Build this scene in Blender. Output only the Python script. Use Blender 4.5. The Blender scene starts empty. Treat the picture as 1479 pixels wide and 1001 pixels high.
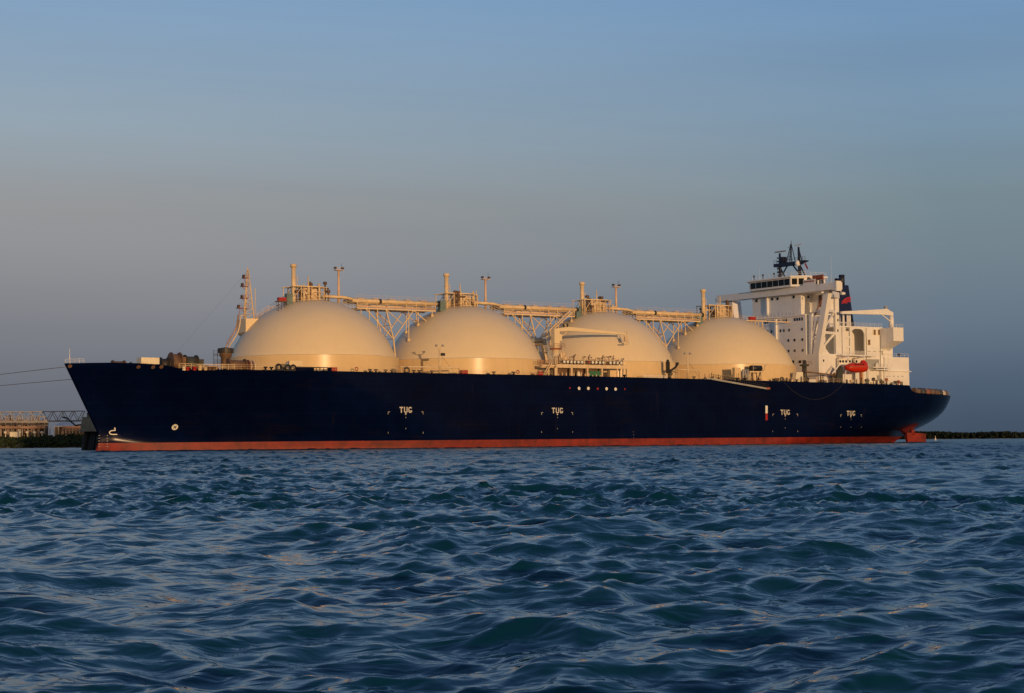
import bpy, bmesh, math, random
import numpy as np
from mathutils import Vector, Matrix

random.seed(7)
SC = bpy.context.scene
COL = SC.collection

# ------------------------------------------------------------------ camera
F, CX, CY = 2500.0, 739.5, 500.5          # focal length and centre in photograph pixels (1479 x 1001)
CAM_H, HORIZON, ROLL = 1.5, 636.5, math.radians(0.5)
th = math.atan((HORIZON - CY) / F)
fwd = Vector((0, math.cos(th), math.sin(th)))
upv = Vector((0, -math.sin(th), math.cos(th)))
rgt = Vector((1, 0, 0))
cam_r = rgt * math.cos(ROLL) - upv * math.sin(ROLL)
cam_u = rgt * math.sin(ROLL) + upv * math.cos(ROLL)
CO = Vector((0, 0, CAM_H))
cam_data = bpy.data.cameras.new('camera')
cam_data.sensor_width = 36.0
cam_data.lens = 36.0 * F / 1479.0
cam_data.clip_start = 0.2
cam_data.clip_end = 60000
cam = bpy.data.objects.new('camera', cam_data)
COL.objects.link(cam)
M = Matrix.Identity(4)
for i in range(3):
    M[i][0], M[i][1], M[i][2], M[i][3] = cam_r[i], cam_u[i], -fwd[i], CO[i]
cam.matrix_world = M
SC.camera = cam

# ------------------------------------------------------------------ sky and sun
SUN_AZ, SUN_EL = math.radians(22.0), math.radians(3.2)      # azimuth to the right of straight behind the camera
SUN_DIR = Vector((math.sin(SUN_AZ) * math.cos(SUN_EL), -math.cos(SUN_AZ) * math.cos(SUN_EL), math.sin(SUN_EL)))
world = bpy.data.worlds.new('World')
SC.world = world
world.use_nodes = True
nt = world.node_tree
nt.nodes.clear()
wo = nt.nodes.new('ShaderNodeOutputWorld')
bg = nt.nodes.new('ShaderNodeBackground')
sky = nt.nodes.new('ShaderNodeTexSky')
sky.sky_type = 'NISHITA'
sky.sun_disc = False
sky.sun_elevation = SUN_EL
sky.sun_rotation = math.pi - SUN_AZ
sky.air_density = 1.0
sky.dust_density = 1.0
sky.ozone_density = 1.0
bg.inputs['Strength'].default_value = 0.10
nt.links.new(sky.outputs[0], bg.inputs['Color'])
# dusk opposite the sun: the grey-blue shadow of the earth on the horizon, the pale belt above it, blue overhead
def lin(c): return tuple((x/255/12.92 if x/255 <= 0.04045 else ((x/255+0.055)/1.055)**2.4) for x in c)
wtc = nt.nodes.new('ShaderNodeTexCoord')
wsep = nt.nodes.new('ShaderNodeSeparateXYZ')
nt.links.new(wtc.outputs['Generated'], wsep.inputs[0])
def make_ramp(stops):
    rp = nt.nodes.new('ShaderNodeValToRGB'); cr_ = rp.color_ramp
    cr_.elements[0].position = 0.0; cr_.elements[1].position = 1.0
    cr_.elements[0].color = (*lin(stops[0][1]), 1); cr_.elements[1].color = (*lin(stops[-1][1]), 1)
    for pos, c in stops[1:-1]:
        e = cr_.elements.new(pos); e.color = (*lin(c), 1)
    nt.links.new(wsep.outputs[2], rp.inputs[0]); return rp
HIGH = ((0.5, (80, 120, 168)), (1.0, (54, 90, 138)))
ramp_anti = make_ramp(((0.0, (96, 101, 113)), (0.03, (106, 110, 120)), (0.06, (122, 125, 132)), (0.10, (142, 143, 147)), (0.135, (152, 154, 156)), (0.18, (148, 165, 178)), (0.25, (132, 163, 194))) + HIGH)
ramp_side = make_ramp(((0.0, (66, 82, 100)), (0.03, (80, 96, 115)), (0.06, (100, 115, 131)), (0.10, (114, 130, 141)), (0.135, (119, 138, 147)), (0.18, (122, 149, 172)), (0.25, (113, 149, 186))) + HIGH)
adot = nt.nodes.new('ShaderNodeVectorMath'); adot.operation = 'DOT_PRODUCT'
adot.inputs[1].default_value = (-math.sin(SUN_AZ), math.cos(SUN_AZ), 0)
nt.links.new(wtc.outputs['Generated'], adot.inputs[0])
amr = nt.nodes.new('ShaderNodeMapRange'); amr.inputs[1].default_value = 0.80; amr.inputs[2].default_value = 0.98
nt.links.new(adot.outputs['Value'], amr.inputs[0])
ramp = nt.nodes.new('ShaderNodeMix'); ramp.data_type = 'RGBA'
nt.links.new(amr.outputs[0], ramp.inputs[0]); nt.links.new(ramp_side.outputs[0], ramp.inputs[6]); nt.links.new(ramp_anti.outputs[0], ramp.inputs[7])
bg2 = nt.nodes.new('ShaderNodeBackground'); bg2.inputs['Strength'].default_value = 1.0
cmap = nt.nodes.new('ShaderNodeMapping'); cmap.inputs['Scale'].default_value = (2.2, 2.2, 26.0); cmap.inputs['Rotation'].default_value = (0.0, 0.05, 0.0)
nt.links.new(wtc.outputs['Generated'], cmap.inputs[0])
cn = nt.nodes.new('ShaderNodeTexNoise'); cn.inputs['Scale'].default_value = 1.0; cn.inputs['Detail'].default_value = 5; cn.inputs['Roughness'].default_value = 0.5
nt.links.new(cmap.outputs[0], cn.inputs['Vector'])
cr1 = nt.nodes.new('ShaderNodeMapRange'); cr1.inputs[1].default_value = 0.3; cr1.inputs[2].default_value = 0.7; cr1.inputs[3].default_value = 0.955; cr1.inputs[4].default_value = 1.045
nt.links.new(cn.outputs['Fac'], cr1.inputs[0])
cmul = nt.nodes.new('ShaderNodeMix'); cmul.data_type = 'RGBA'; cmul.blend_type = 'MULTIPLY'; cmul.inputs[0].default_value = 1.0
nt.links.new(ramp.outputs[2], cmul.inputs[6]); nt.links.new(cr1.outputs[0], cmul.inputs[7])
nt.links.new(cmul.outputs[2], bg2.inputs['Color'])
wdot = nt.nodes.new('ShaderNodeVectorMath'); wdot.operation = 'DOT_PRODUCT'
wdot.inputs[1].default_value = (math.sin(SUN_AZ), -math.cos(SUN_AZ), 0)
nt.links.new(wtc.outputs['Generated'], wdot.inputs[0])
wmr = nt.nodes.new('ShaderNodeMapRange'); wmr.interpolation_type = 'SMOOTHSTEP'
wmr.inputs[1].default_value = -0.5; wmr.inputs[2].default_value = 1.0; wmr.inputs[3].default_value = 0.0; wmr.inputs[4].default_value = 1.0
nt.links.new(wdot.outputs['Value'], wmr.inputs[0])
wmix = nt.nodes.new('ShaderNodeMixShader')
nt.links.new(wmr.outputs[0], wmix.inputs[0]); nt.links.new(bg2.outputs[0], wmix.inputs[1]); nt.links.new(bg.outputs[0], wmix.inputs[2])
nt.links.new(wmix.outputs[0], wo.inputs['Surface'])

sun_data = bpy.data.lights.new('sun', 'SUN')
sun_data.energy = 2.35
sun_data.angle = math.radians(0.53)
sun_data.color = (1.0, 0.62, 0.31)
sun = bpy.data.objects.new('sun', sun_data)
sun.rotation_euler = SUN_DIR.to_track_quat('Z', 'Y').to_euler()
sun.location = (200, -300, 200)
COL.objects.link(sun)

SC.view_settings.view_transform = 'Standard'
SC.view_settings.look = 'None'
SC.view_settings.exposure = 0.0
SC.view_settings.gamma = 1.0

# ------------------------------------------------------------------ photograph pixels -> places
T1 = Vector((-46.08, 400.0, 0.0))                 # foot of the foremost tank
AX = Vector((34.256, 22.44, 0)); TANK_S = AX.length; AX.normalize()
NV = Vector((AX.y, -AX.x, 0))                     # towards the port side, the side we see
U1 = 1.437 * TANK_S
BOW = T1 - AX * U1
SHIP_ROT = math.atan2(AX.y, AX.x)

def ray(x, y):
    return fwd + cam_r * ((x - CX) / F) - cam_u * ((y - CY) / F)

def Pv(x, y, v):
    """pixel on the lengthwise plane v metres to port -> ship coordinates (u aft of the stem head, v, w up)"""
    d = ray(x, y); k = (T1 + NV * v - CO).dot(NV) / d.dot(NV); p = CO + d * k
    return ((p - BOW).dot(AX), v, p.z)

def Pu(x, y, u):
    """pixel on the athwartships plane u metres aft of the stem head"""
    d = ray(x, y); k = (BOW + AX * u - CO).dot(AX) / d.dot(AX); p = CO + d * k
    return (u, (p - BOW).dot(NV), p.z)

def Pw(x, y, Y):
    """pixel at a distance of Y metres -> world"""
    d = ray(x, y); p = CO + d * (Y / d.y)
    return (p.x, p.y, p.z)

# ------------------------------------------------------------------ materials
MATS = {}
def paint(name, col, rough=0.5, var=0.12, scale=0.35, streak=0.0, streak_col=(0.16, 0.07, 0.03), metallic=0.0, spec=0.5, bump=0.0, coat=0.0):
    m = bpy.data.materials.new(name); m.use_nodes = True
    t = m.node_tree; b = t.nodes['Principled BSDF']
    b.inputs['Roughness'].default_value = rough
    b.inputs['Metallic'].default_value = metallic
    b.inputs['Specular IOR Level'].default_value = spec
    b.inputs['Coat Weight'].default_value = coat
    tc = t.nodes.new('ShaderNodeTexCoord')
    n = t.nodes.new('ShaderNodeTexNoise'); n.inputs['Scale'].default_value = scale; n.inputs['Detail'].default_value = 6
    n.inputs['Roughness'].default_value = 0.65
    t.links.new(tc.outputs['Object'], n.inputs['Vector'])
    r = t.nodes.new('ShaderNodeMapRange'); r.inputs[1].default_value = 0.3; r.inputs[2].default_value = 0.7
    r.inputs[3].default_value = 1 - var; r.inputs[4].default_value = 1 + var
    t.links.new(n.outputs['Fac'], r.inputs[0])
    mx = t.nodes.new('ShaderNodeMix'); mx.data_type = 'RGBA'; mx.blend_type = 'MULTIPLY'; mx.inputs[0].default_value = 1
    mx.inputs[6].default_value = (*col, 1)
    t.links.new(r.outputs[0], mx.inputs[7])
    out = mx.outputs[2]
    if streak > 0:
        mp = t.nodes.new('ShaderNodeMapping'); mp.inputs['Scale'].default_value = (0.9, 0.9, 0.06)
        t.links.new(tc.outputs['Object'], mp.inputs[0])
        n2 = t.nodes.new('ShaderNodeTexNoise'); n2.inputs['Scale'].default_value = 1.0; n2.inputs['Detail'].default_value = 5
        t.links.new(mp.outputs[0], n2.inputs['Vector'])
        r2 = t.nodes.new('ShaderNodeMapRange'); r2.inputs[1].default_value = 0.55; r2.inputs[2].default_value = 0.8
        r2.inputs[3].default_value = 0; r2.inputs[4].default_value = streak
        t.links.new(n2.outputs['Fac'], r2.inputs[0])
        m2 = t.nodes.new('ShaderNodeMix'); m2.data_type = 'RGBA'
        t.links.new(r2.outputs[0], m2.inputs[0]); t.links.new(out, m2.inputs[6]); m2.inputs[7].default_value = (*streak_col, 1)
        out = m2.outputs[2]
    t.links.new(out, b.inputs['Base Color'])
    if bump > 0:
        bp = t.nodes.new('ShaderNodeBump'); bp.inputs['Strength'].default_value = bump; bp.inputs['Distance'].default_value = 0.05
        n3 = t.nodes.new('ShaderNodeTexNoise'); n3.inputs['Scale'].default_value = 0.5; n3.inputs['Detail'].default_value = 3
        t.links.new(tc.outputs['Object'], n3.inputs['Vector'])
        t.links.new(n3.outputs['Fac'], bp.inputs['Height']); t.links.new(bp.outputs[0], b.inputs['Normal'])
    MATS[name] = m
    return m

def hull_paint():
    m = paint('hull_navy', (0.0012, 0.0046, 0.0280), rough=0.15, var=0.3, scale=0.12, spec=0.07)
    t = m.node_tree; b = t.nodes['Principled BSDF']
    tc = t.nodes.new('ShaderNodeTexCoord')
    src = b.inputs['Base Color'].links[0].from_socket
    # long brown scuffs left by fenders and anchor washing, in patches with a shape of their own
    mp = t.nodes.new('ShaderNodeMapping'); mp.inputs['Scale'].default_value = (0.035, 0.05, 0.10)
    t.links.new(tc.outputs['Object'], mp.inputs[0])
    n = t.nodes.new('ShaderNodeTexNoise'); n.inputs['Scale'].default_value = 1.0; n.inputs['Detail'].default_value = 7; n.inputs['Roughness'].default_value = 0.7
    t.links.new(mp.outputs[0], n.inputs['Vector'])
    r = t.nodes.new('ShaderNodeMapRange'); r.inputs[1].default_value = 0.57; r.inputs[2].default_value = 0.74; r.inputs[3].default_value = 0; r.inputs[4].default_value = 0.6
    t.links.new(n.outputs['Fac'], r.inputs[0])
    mx = t.nodes.new('ShaderNodeMix'); mx.data_type = 'RGBA'; mx.inputs[7].default_value = (0.011, 0.0075, 0.0065, 1)
    t.links.new(r.outputs[0], mx.inputs[0]); t.links.new(src, mx.inputs[6])
    # shell plating: faint strakes and butts
    br = t.nodes.new('ShaderNodeTexBrick'); br.inputs['Scale'].default_value = 1.0
    br.inputs['Brick Width'].default_value = 12.0; br.inputs['Row Height'].default_value = 2.6; br.inputs['Mortar Size'].default_value = 0.06
    br.inputs['Color1'].default_value = (1, 1, 1, 1); br.inputs['Color2'].default_value = (0.82, 0.84, 0.86, 1); br.inputs['Mortar'].default_value = (1.5, 1.5, 1.5, 1)
    sx = t.nodes.new('ShaderNodeSeparateXYZ'); cx = t.nodes.new('ShaderNodeCombineXYZ')
    t.links.new(tc.outputs['Object'], sx.inputs[0]); t.links.new(sx.outputs[0], cx.inputs[0]); t.links.new(sx.outputs[2], cx.inputs[1])
    t.links.new(cx.outputs[0], br.inputs['Vector'])
    m3 = t.nodes.new('ShaderNodeMix'); m3.data_type = 'RGBA'; m3.blend_type = 'MULTIPLY'; m3.inputs[0].default_value = 0.8
    t.links.new(mx.outputs[2], m3.inputs[6]); t.links.new(br.outputs['Color'], m3.inputs[7])
    # thin rust and salt runs down from the deck edge and scuppers
    mp2 = t.nodes.new('ShaderNodeMapping'); mp2.inputs['Scale'].default_value = (0.55, 0.2, 0.035)
    t.links.new(tc.outputs['Object'], mp2.inputs[0])
    n4 = t.nodes.new('ShaderNodeTexNoise'); n4.inputs['Scale'].default_value = 1.0; n4.inputs['Detail'].default_value = 8; n4.inputs['Roughness'].default_value = 0.75
    t.links.new(mp2.outputs[0], n4.inputs['Vector'])
    r4 = t.nodes.new('ShaderNodeMapRange'); r4.inputs[1].default_value = 0.6; r4.inputs[2].default_value = 0.78; r4.inputs[3].default_value = 0; r4.inputs[4].default_value = 0.55
    t.links.new(n4.outputs['Fac'], r4.inputs[0])
    m4 = t.nodes.new('ShaderNodeMix'); m4.data_type = 'RGBA'; m4.inputs[7].default_value = (0.022, 0.015, 0.014, 1)
    t.links.new(r4.outputs[0], m4.inputs[0]); t.links.new(m3.outputs[2], m4.inputs[6])
    t.links.new(m4.outputs[2], b.inputs['Base Color'])
    return m

hull_paint()
paint('boot_red', (0.20, 0.015, 0.008), 0.6, 0.45, 0.3, streak=0.7, streak_col=(0.05, 0.018, 0.012))
paint('buff', (0.81, 0.655, 0.42), 0.42, 0.03, 0.12, streak=0.09, spec=0.35, streak_col=(0.45, 0.30, 0.15))
paint('buff_skirt', (0.76, 0.56, 0.31), 0.27, 0.06, 0.15, streak=0.16, spec=0.2, streak_col=(0.45, 0.28, 0.13))
paint('buff_steel', (0.74, 0.56, 0.34), 0.5, 0.15, 0.8, streak=0.25, streak_col=(0.30, 0.15, 0.06))
paint('white', (0.82, 0.80, 0.77), 0.4, 0.06, 0.3, streak=0.20, streak_col=(0.42, 0.28, 0.17))
paint('white_mark', (0.82, 0.80, 0.74), 0.5, 0.08, 2.0)
paint('worn_white', (0.60, 0.58, 0.54), 0.6, 0.25, 3.0)
paint('deck_brown', (0.16, 0.07, 0.045), 0.75, 0.3, 0.6)
paint('dark_steel', (0.035, 0.030, 0.028), 0.55, 0.4, 0.8)
paint('gear_brown', (0.15, 0.085, 0.05), 0.65, 0.4, 0.9, streak=0.4)
paint('gear_green', (0.045, 0.05, 0.045), 0.6, 0.4, 0.9, streak=0.4)
paint('black', (0.012, 0.012, 0.013), 0.5, 0.3, 1.0)
paint('navy', (0.006, 0.012, 0.060), 0.35, 0.15, 0.5)
paint('mast_navy', (0.012, 0.013, 0.028), 0.5, 0.2, 0.5)
paint('red', (0.36, 0.018, 0.016), 0.45, 0.15, 1.0)
paint('boat_red', (0.55, 0.028, 0.008), 0.4, 0.12, 0.8)
paint('logo_red', (0.42, 0.02, 0.03), 0.5, 0.1, 1.0)
paint('rust_red', (0.32, 0.10, 0.05), 0.7, 0.3, 1.0)
paint('green', (0.02, 0.13, 0.06), 0.5, 0.2, 1.0)
paint('teal', (0.13, 0.19, 0.19), 0.5, 0.2, 1.0)
paint('glass', (0.006, 0.007, 0.009), 0.08, 0.1, 1.0, spec=0.2)
paint('grey', (0.34, 0.34, 0.33), 0.6, 0.15, 0.6, streak=0.3)
paint('pipe_pink', (0.68, 0.47, 0.32), 0.5, 0.15, 0.8)
paint('rope', (0.09, 0.085, 0.075), 0.9, 0.2, 3.0)
paint('concrete', (0.30, 0.30, 0.26), 0.85, 0.25, 0.5, streak=0.4, streak_col=(0.10, 0.10, 0.08))
paint('pile_black', (0.018, 0.018, 0.018), 0.7, 0.3, 0.6)
paint('galv', (0.38, 0.36, 0.33), 0.55, 0.2, 0.8)
paint('plant_rust', (0.34, 0.20, 0.14), 0.7, 0.3, 0.4)
paint('plant_dark', (0.10, 0.075, 0.065), 0.8, 0.35, 0.3)
paint('plant_roof', (0.36, 0.38, 0.42), 0.6, 0.15, 0.2)
paint('cream_box', (0.80, 0.72, 0.55), 0.5, 0.12, 0.8)
paint('earth', (0.10, 0.085, 0.055), 0.95, 0.35, 0.05)
paint('mangrove', (0.028, 0.042, 0.018), 0.8, 0.45, 0.12, spec=0.2)
paint('far_green', (0.016, 0.024, 0.020), 0.9, 0.35, 0.05, spec=0.1)

# ------------------------------------------------------------------ mesh helpers
class MB:
    """collects shapes; ship things use (u, v, w), world things x, y, z"""
    def __init__(s): s.v = []; s.f = []; s.sm = []
    def add(s, vs, fs, smooth=False):
        o = len(s.v); s.v += [tuple(p) for p in vs]
        for f in fs: s.f.append(tuple(o + i for i in f)); s.sm.append(smooth)
        return s
    def box(s, a, b):
        x0, y0, z0 = (min(a[i], b[i]) for i in range(3)); x1, y1, z1 = (max(a[i], b[i]) for i in range(3))
        return s.add([(x0,y0,z0),(x1,y0,z0),(x1,y1,z0),(x0,y1,z0),(x0,y0,z1),(x1,y0,z1),(x1,y1,z1),(x0,y1,z1)],
                     [(0,3,2,1),(4,5,6,7),(0,1,5,4),(1,2,6,5),(2,3,7,6),(3,0,4,7)])
    def cbox(s, c, d): return s.box([c[i]-d[i]/2 for i in range(3)], [c[i]+d[i]/2 for i in range(3)])
    def cyl(s, p, q, r, r2=None, n=10, caps=True):
        p, q = Vector(p), Vector(q); r2 = r if r2 is None else r2
        d = (q - p)
        if d.length < 1e-6: return s
        d.normalize(); a = d.orthogonal().normalized(); b = d.cross(a)
        vs = []
        for c, rr in ((p, r), (q, r2)):
            for k in range(n):
                t = 2*math.pi*k/n; vs.append(c + a*(rr*math.cos(t)) + b*(rr*math.sin(t)))
        o = len(s.v)
        s.add(vs, [(k, (k+1) % n, n+(k+1) % n, n+k) for k in range(n)], n > 5)
        if caps:
            s.f.append(tuple(o+k for k in range(n))[::-1]); s.sm.append(False)
            s.f.append(tuple(o+n+k for k in range(n))); s.sm.append(False)
        return s
    def bar(s, p, q, w): return s.cyl(p, q, w*0.5, n=4)
    def path(s, pts, r, n=6):
        P = [Vector(p) for p in pts]; vs = []; a = None
        for i, p in enumerate(P):
            d = (P[min(i+1, len(P)-1)] - P[max(i-1, 0)]).normalized()
            a = d.orthogonal().normalized() if a is None else (a - d*a.dot(d)).normalized()
            b = d.cross(a)
            vs += [p + (a*math.cos(2*math.pi*k/n) + b*math.sin(2*math.pi*k/n))*r for k in range(n)]
        fs = [(i*n+k, i*n+(k+1) % n, (i+1)*n+(k+1) % n, (i+1)*n+k) for i in range(len(P)-1) for k in range(n)]
        fs += [tuple(range(n)), tuple((len(P)-1)*n+k for k in range(n))]
        return s.add(vs, fs, True)
    def lathe(s, c, prof, n=48, smooth=True):
        vs = []
        for r, z in prof:
            for k in range(n):
                t = 2*math.pi*k/n; vs.append((c[0]+r*math.cos(t), c[1]+r*math.sin(t), c[2]+z))
        fs = [(j*n+k, j*n+(k+1) % n, (j+1)*n+(k+1) % n, (j+1)*n+k) for j in range(len(prof)-1) for k in range(n)]
        return s.add(vs, fs, smooth)
    def prism(s, poly, d):
        n = len(poly); d = Vector(d); vs = [Vector(p) for p in poly]; vs += [p + d for p in vs[:n]]
        return s.add(vs, [tuple(range(n))[::-1], tuple(range(n, 2*n))] + [(k, (k+1) % n, n+(k+1) % n, n+k) for k in range(n)])
    def blob(s, c, r, n=8, m=5, jit=0.0):
        vs = [(c[0], c[1], c[2]-r[2])]
        for j in range(1, m):
            ph = math.pi*j/m
            for k in range(n):
                t = 2*math.pi*k/n; q = 1 + random.uniform(-jit, jit)
                vs.append((c[0]+r[0]*q*math.sin(ph)*math.cos(t), c[1]+r[1]*q*math.sin(ph)*math.sin(t), c[2]-r[2]*q*math.cos(ph)))
        vs.append((c[0], c[1], c[2]+r[2])); L = len(vs)-1
        fs = [(0, 1+(k+1) % n, 1+k) for k in range(n)]
        fs += [(1+j*n+k, 1+j*n+(k+1) % n, 1+(j+1)*n+(k+1) % n, 1+(j+1)*n+k) for j in range(m-2) for k in range(n)]
        fs += [(L, 1+(m-2)*n+k, 1+(m-2)*n+(k+1) % n) for k in range(n)]
        return s.add(vs, fs, True)
    def rail(s, pts, h=1.1, step=2.0, r=0.035, rows=2):
        for a, b in zip(pts, pts[1:]):
            a, b = Vector(a), Vector(b); L = (b-a).length; k = max(1, int(L/step))
            for i in range(k+1):
                p = a.lerp(b, i/k); s.bar(p, p+Vector((0,0,h)), r*1.6)
            for j in range(rows):
                z = Vector((0,0,h*(j+1)/rows)); s.bar(a+z, b+z, r*1.6)
        return s
    def build(s, name, mat, parent=None, ship=True):
        me = bpy.data.meshes.new(name)
        vs = [(p[0], -p[1], p[2]) for p in s.v] if ship else s.v
        me.from_pydata(vs, [], s.f)
        me.polygons.foreach_set('use_smooth', s.sm)
        mats = mat if isinstance(mat, (list, tuple)) else [mat]
        for q in mats: me.materials.append(MATS[q])
        bm = bmesh.new(); bm.from_mesh(me); bmesh.ops.recalc_face_normals(bm, faces=bm.faces); bm.to_mesh(me); bm.free()
        me.update()
        o = bpy.data.objects.new(name, me); COL.objects.link(o)
        if parent: o.parent = parent
        return o

def tag(o, label, cat, group=None):
    o['label'] = label; o['category'] = cat
    if group: o['group'] = group
    return o

def kind(o, k): o['kind'] = k; return o

def empty(name, loc=(0,0,0), rz=0.0):
    o = bpy.data.objects.new(name, None); o.location = loc; o.rotation_euler = (0, 0, rz); o.empty_display_size = 2
    COL.objects.link(o); return o

# ------------------------------------------------------------------ water
def wave_tile(N, L, wind, wdir, rms, lmin, seed):
    rng = np.random.default_rng(seed)
    k1 = np.fft.fftfreq(N, d=L/N) * 2*np.pi
    kx, ky = np.meshgrid(k1, k1, indexing='ij'); k = np.hypot(kx, ky); k[0, 0] = 1e-6
    Lp = wind*wind/9.81
    cosf = (kx*math.cos(wdir) + ky*math.sin(wdir))/k
    ph = np.exp(-1/(k*Lp)**2)/k**3.55 * (0.08 + 0.92*cosf**2) * np.exp(-(k*lmin/(2*np.pi))**2)
    ph[0, 0] = 0
    h = np.sqrt(ph)*(rng.normal(size=(N, N)) + 1j*rng.normal(size=(N, N)))
    z = np.fft.ifft2(h).real; sc = rms/z.std()
    dx = np.fft.ifft2(-1j*kx/k*h).real*sc; dy = np.fft.ifft2(-1j*ky/k*h).real*sc
    return z*sc, dx, dy

def sample(tile, L, x, y):
    N = tile.shape[0]; fx = (x/L*N) % N; fy = (y/L*N) % N
    i = fx.astype(int) % N; j = fy.astype(int) % N; a = fx - np.floor(fx); b = fy - np.floor(fy)
    i1 = (i+1) % N; j1 = (j+1) % N
    return tile[i, j]*(1-a)*(1-b) + tile[i1, j]*a*(1-b) + tile[i, j1]*(1-a)*b + tile[i1, j1]*a*b

def make_water():
    r = [1.2]
    while r[-1] < 5: r.append(r[-1]*1.03)
    while r[-1] < 40: r.append(r[-1]*1.0036)
    while r[-1] < 420: r.append(r[-1]*1.0026)
    while r[-1] < 640: r.append(r[-1]*1.004)
    while r[-1] < 26000: r.append(r[-1]*1.03)
    r = np.array(r)
    fine = np.radians(np.arange(-25, 25.001, 0.122)); coarse = np.radians(np.arange(28, 332.1, 5.0))
    ang = np.concatenate([fine, coarse]); na, nr = len(ang), len(r)
    R, A = np.meshgrid(r, ang, indexing='ij')
    X = R*np.sin(A); Y = R*np.cos(A)
    Z = np.zeros_like(X); DX = np.zeros_like(X); DY = np.zeros_like(X)
    for (L, wind, wd, rms, lmin, seed, rot) in ((113.0, 3.2, -1.85, 0.072, 0.45, 3, 0.0), (47.0, 1.7, -1.45, 0.037, 0.12, 11, 0.35)):
        z, dx, dy = wave_tile(1024, L, wind, wd, rms, lmin, seed)
        c, s = math.cos(rot), math.sin(rot)
        xr, yr = X*c + Y*s, -X*s + Y*c
        if seed == 11:      # gusts: patches of more and of less ripple
            gz, _, _ = wave_tile(256, 190.0, 9.0, 0.4, 1.0, 9.0, 21); gust = np.clip(0.95 + 0.55*sample(gz, 190.0, X, Y), 0.3, 1.45)
        else: gust = 1.0
        Z += gust*sample(z, L, xr, yr); a = gust*sample(dx, L, xr, yr); b = gust*sample(dy, L, xr, yr)
        DX += a*c - b*s; DY += a*s + b*c
    fade = np.clip((9000 - R)/8000, 0, 1)
    X -= DX*0.85*fade; Y -= DY*0.85*fade; Z *= fade
    co = np.stack([X, Y, Z], -1).reshape(-1, 3)
    co = np.concatenate([co, [[0, 0, 0]]]).astype(np.float32); nc = len(co)-1
    ii, jj = np.meshgrid(np.arange(nr-1), np.arange(na), indexing='ij'); j1 = (jj+1) % na
    quads = np.stack([ii*na+jj, (ii+1)*na+jj, (ii+1)*na+j1, ii*na+j1], -1).reshape(-1, 4)
    tri = np.stack([np.full(na, nc), np.arange(na), (np.arange(na)+1) % na], -1)
    me = bpy.data.meshes.new('water')
    nq, ntri = len(quads), len(tri)
    me.vertices.add(len(co)); me.vertices.foreach_set('co', co.ravel())
    me.loops.add(nq*4+ntri*3); me.polygons.add(nq+ntri)
    me.loops.foreach_set('vertex_index', np.concatenate([quads[:, ::-1].ravel(), tri[:, ::-1].ravel()]).astype(np.int32))
    me.polygons.foreach_set('loop_start', np.concatenate([np.arange(nq)*4, nq*4+np.arange(ntri)*3]).astype(np.int32))
    me.update(calc_edges=True)
    me.polygons.foreach_set('use_smooth', np.ones(nq+ntri, bool))
    m = bpy.data.materials.new('sea_water'); m.use_nodes = True; t = m.node_tree; b = t.nodes['Principled BSDF']
    b.inputs['Base Color'].default_value = (0.0020, 0.036, 0.058, 1)
    b.inputs['Specular Tint'].default_value = (0.86, 0.97, 1.0, 1)
    b.inputs['Roughness'].default_value = 0.06
    b.inputs['IOR'].default_value = 1.333
    tc = t.nodes.new('ShaderNodeTexCoord'); mp = t.nodes.new('ShaderNodeMapping'); mp.inputs['Scale'].default_value = (0.7, 1.35, 1)
    mp.inputs['Rotation'].default_value = (0, 0, 0.35)
    t.links.new(tc.outputs['Object'], mp.inputs[0])
    n = t.nodes.new('ShaderNodeTexNoise'); n.inputs['Scale'].default_value = 2.6; n.inputs['Detail'].default_value = 2.6; n.inputs['Roughness'].default_value = 0.5; n.inputs['Distortion'].default_value = 0.8
    t.links.new(mp.outputs[0], n.inputs['Vector'])
    bp = t.nodes.new('ShaderNodeBump'); bp.inputs['Strength'].default_value = 1.0; bp.inputs['Distance'].default_value = 0.040
    t.links.new(n.outputs['Fac'], bp.inputs['Height']); t.links.new(bp.outputs[0], b.inputs['Normal'])
    # ripples too fine for the mesh further out count as roughness
    ln = t.nodes.new('ShaderNodeVectorMath'); ln.operation = 'LENGTH'; t.links.new(tc.outputs['Object'], ln.inputs[0])
    rr = t.nodes.new('ShaderNodeMapRange'); rr.interpolation_type = 'SMOOTHSTEP'; rr.inputs[1].default_value = 20; rr.inputs[2].default_value = 220; rr.inputs[3].default_value = 0.03; rr.inputs[4].default_value = 0.29
    t.links.new(ln.outputs['Value'], rr.inputs[0]); t.links.new(rr.outputs[0], b.inputs['Roughness'])
    me.materials.append(m)
    o = bpy.data.objects.new('water', me); COL.objects.link(o); kind(o, 'structure')
make_water()

# ------------------------------------------------------------------ ship: hull
ship = empty('gas_tanker', BOW, SHIP_ROT)
tag(ship, 'long navy gas tanker with four cream domed tanks and a white bridge house', 'ship')

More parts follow.
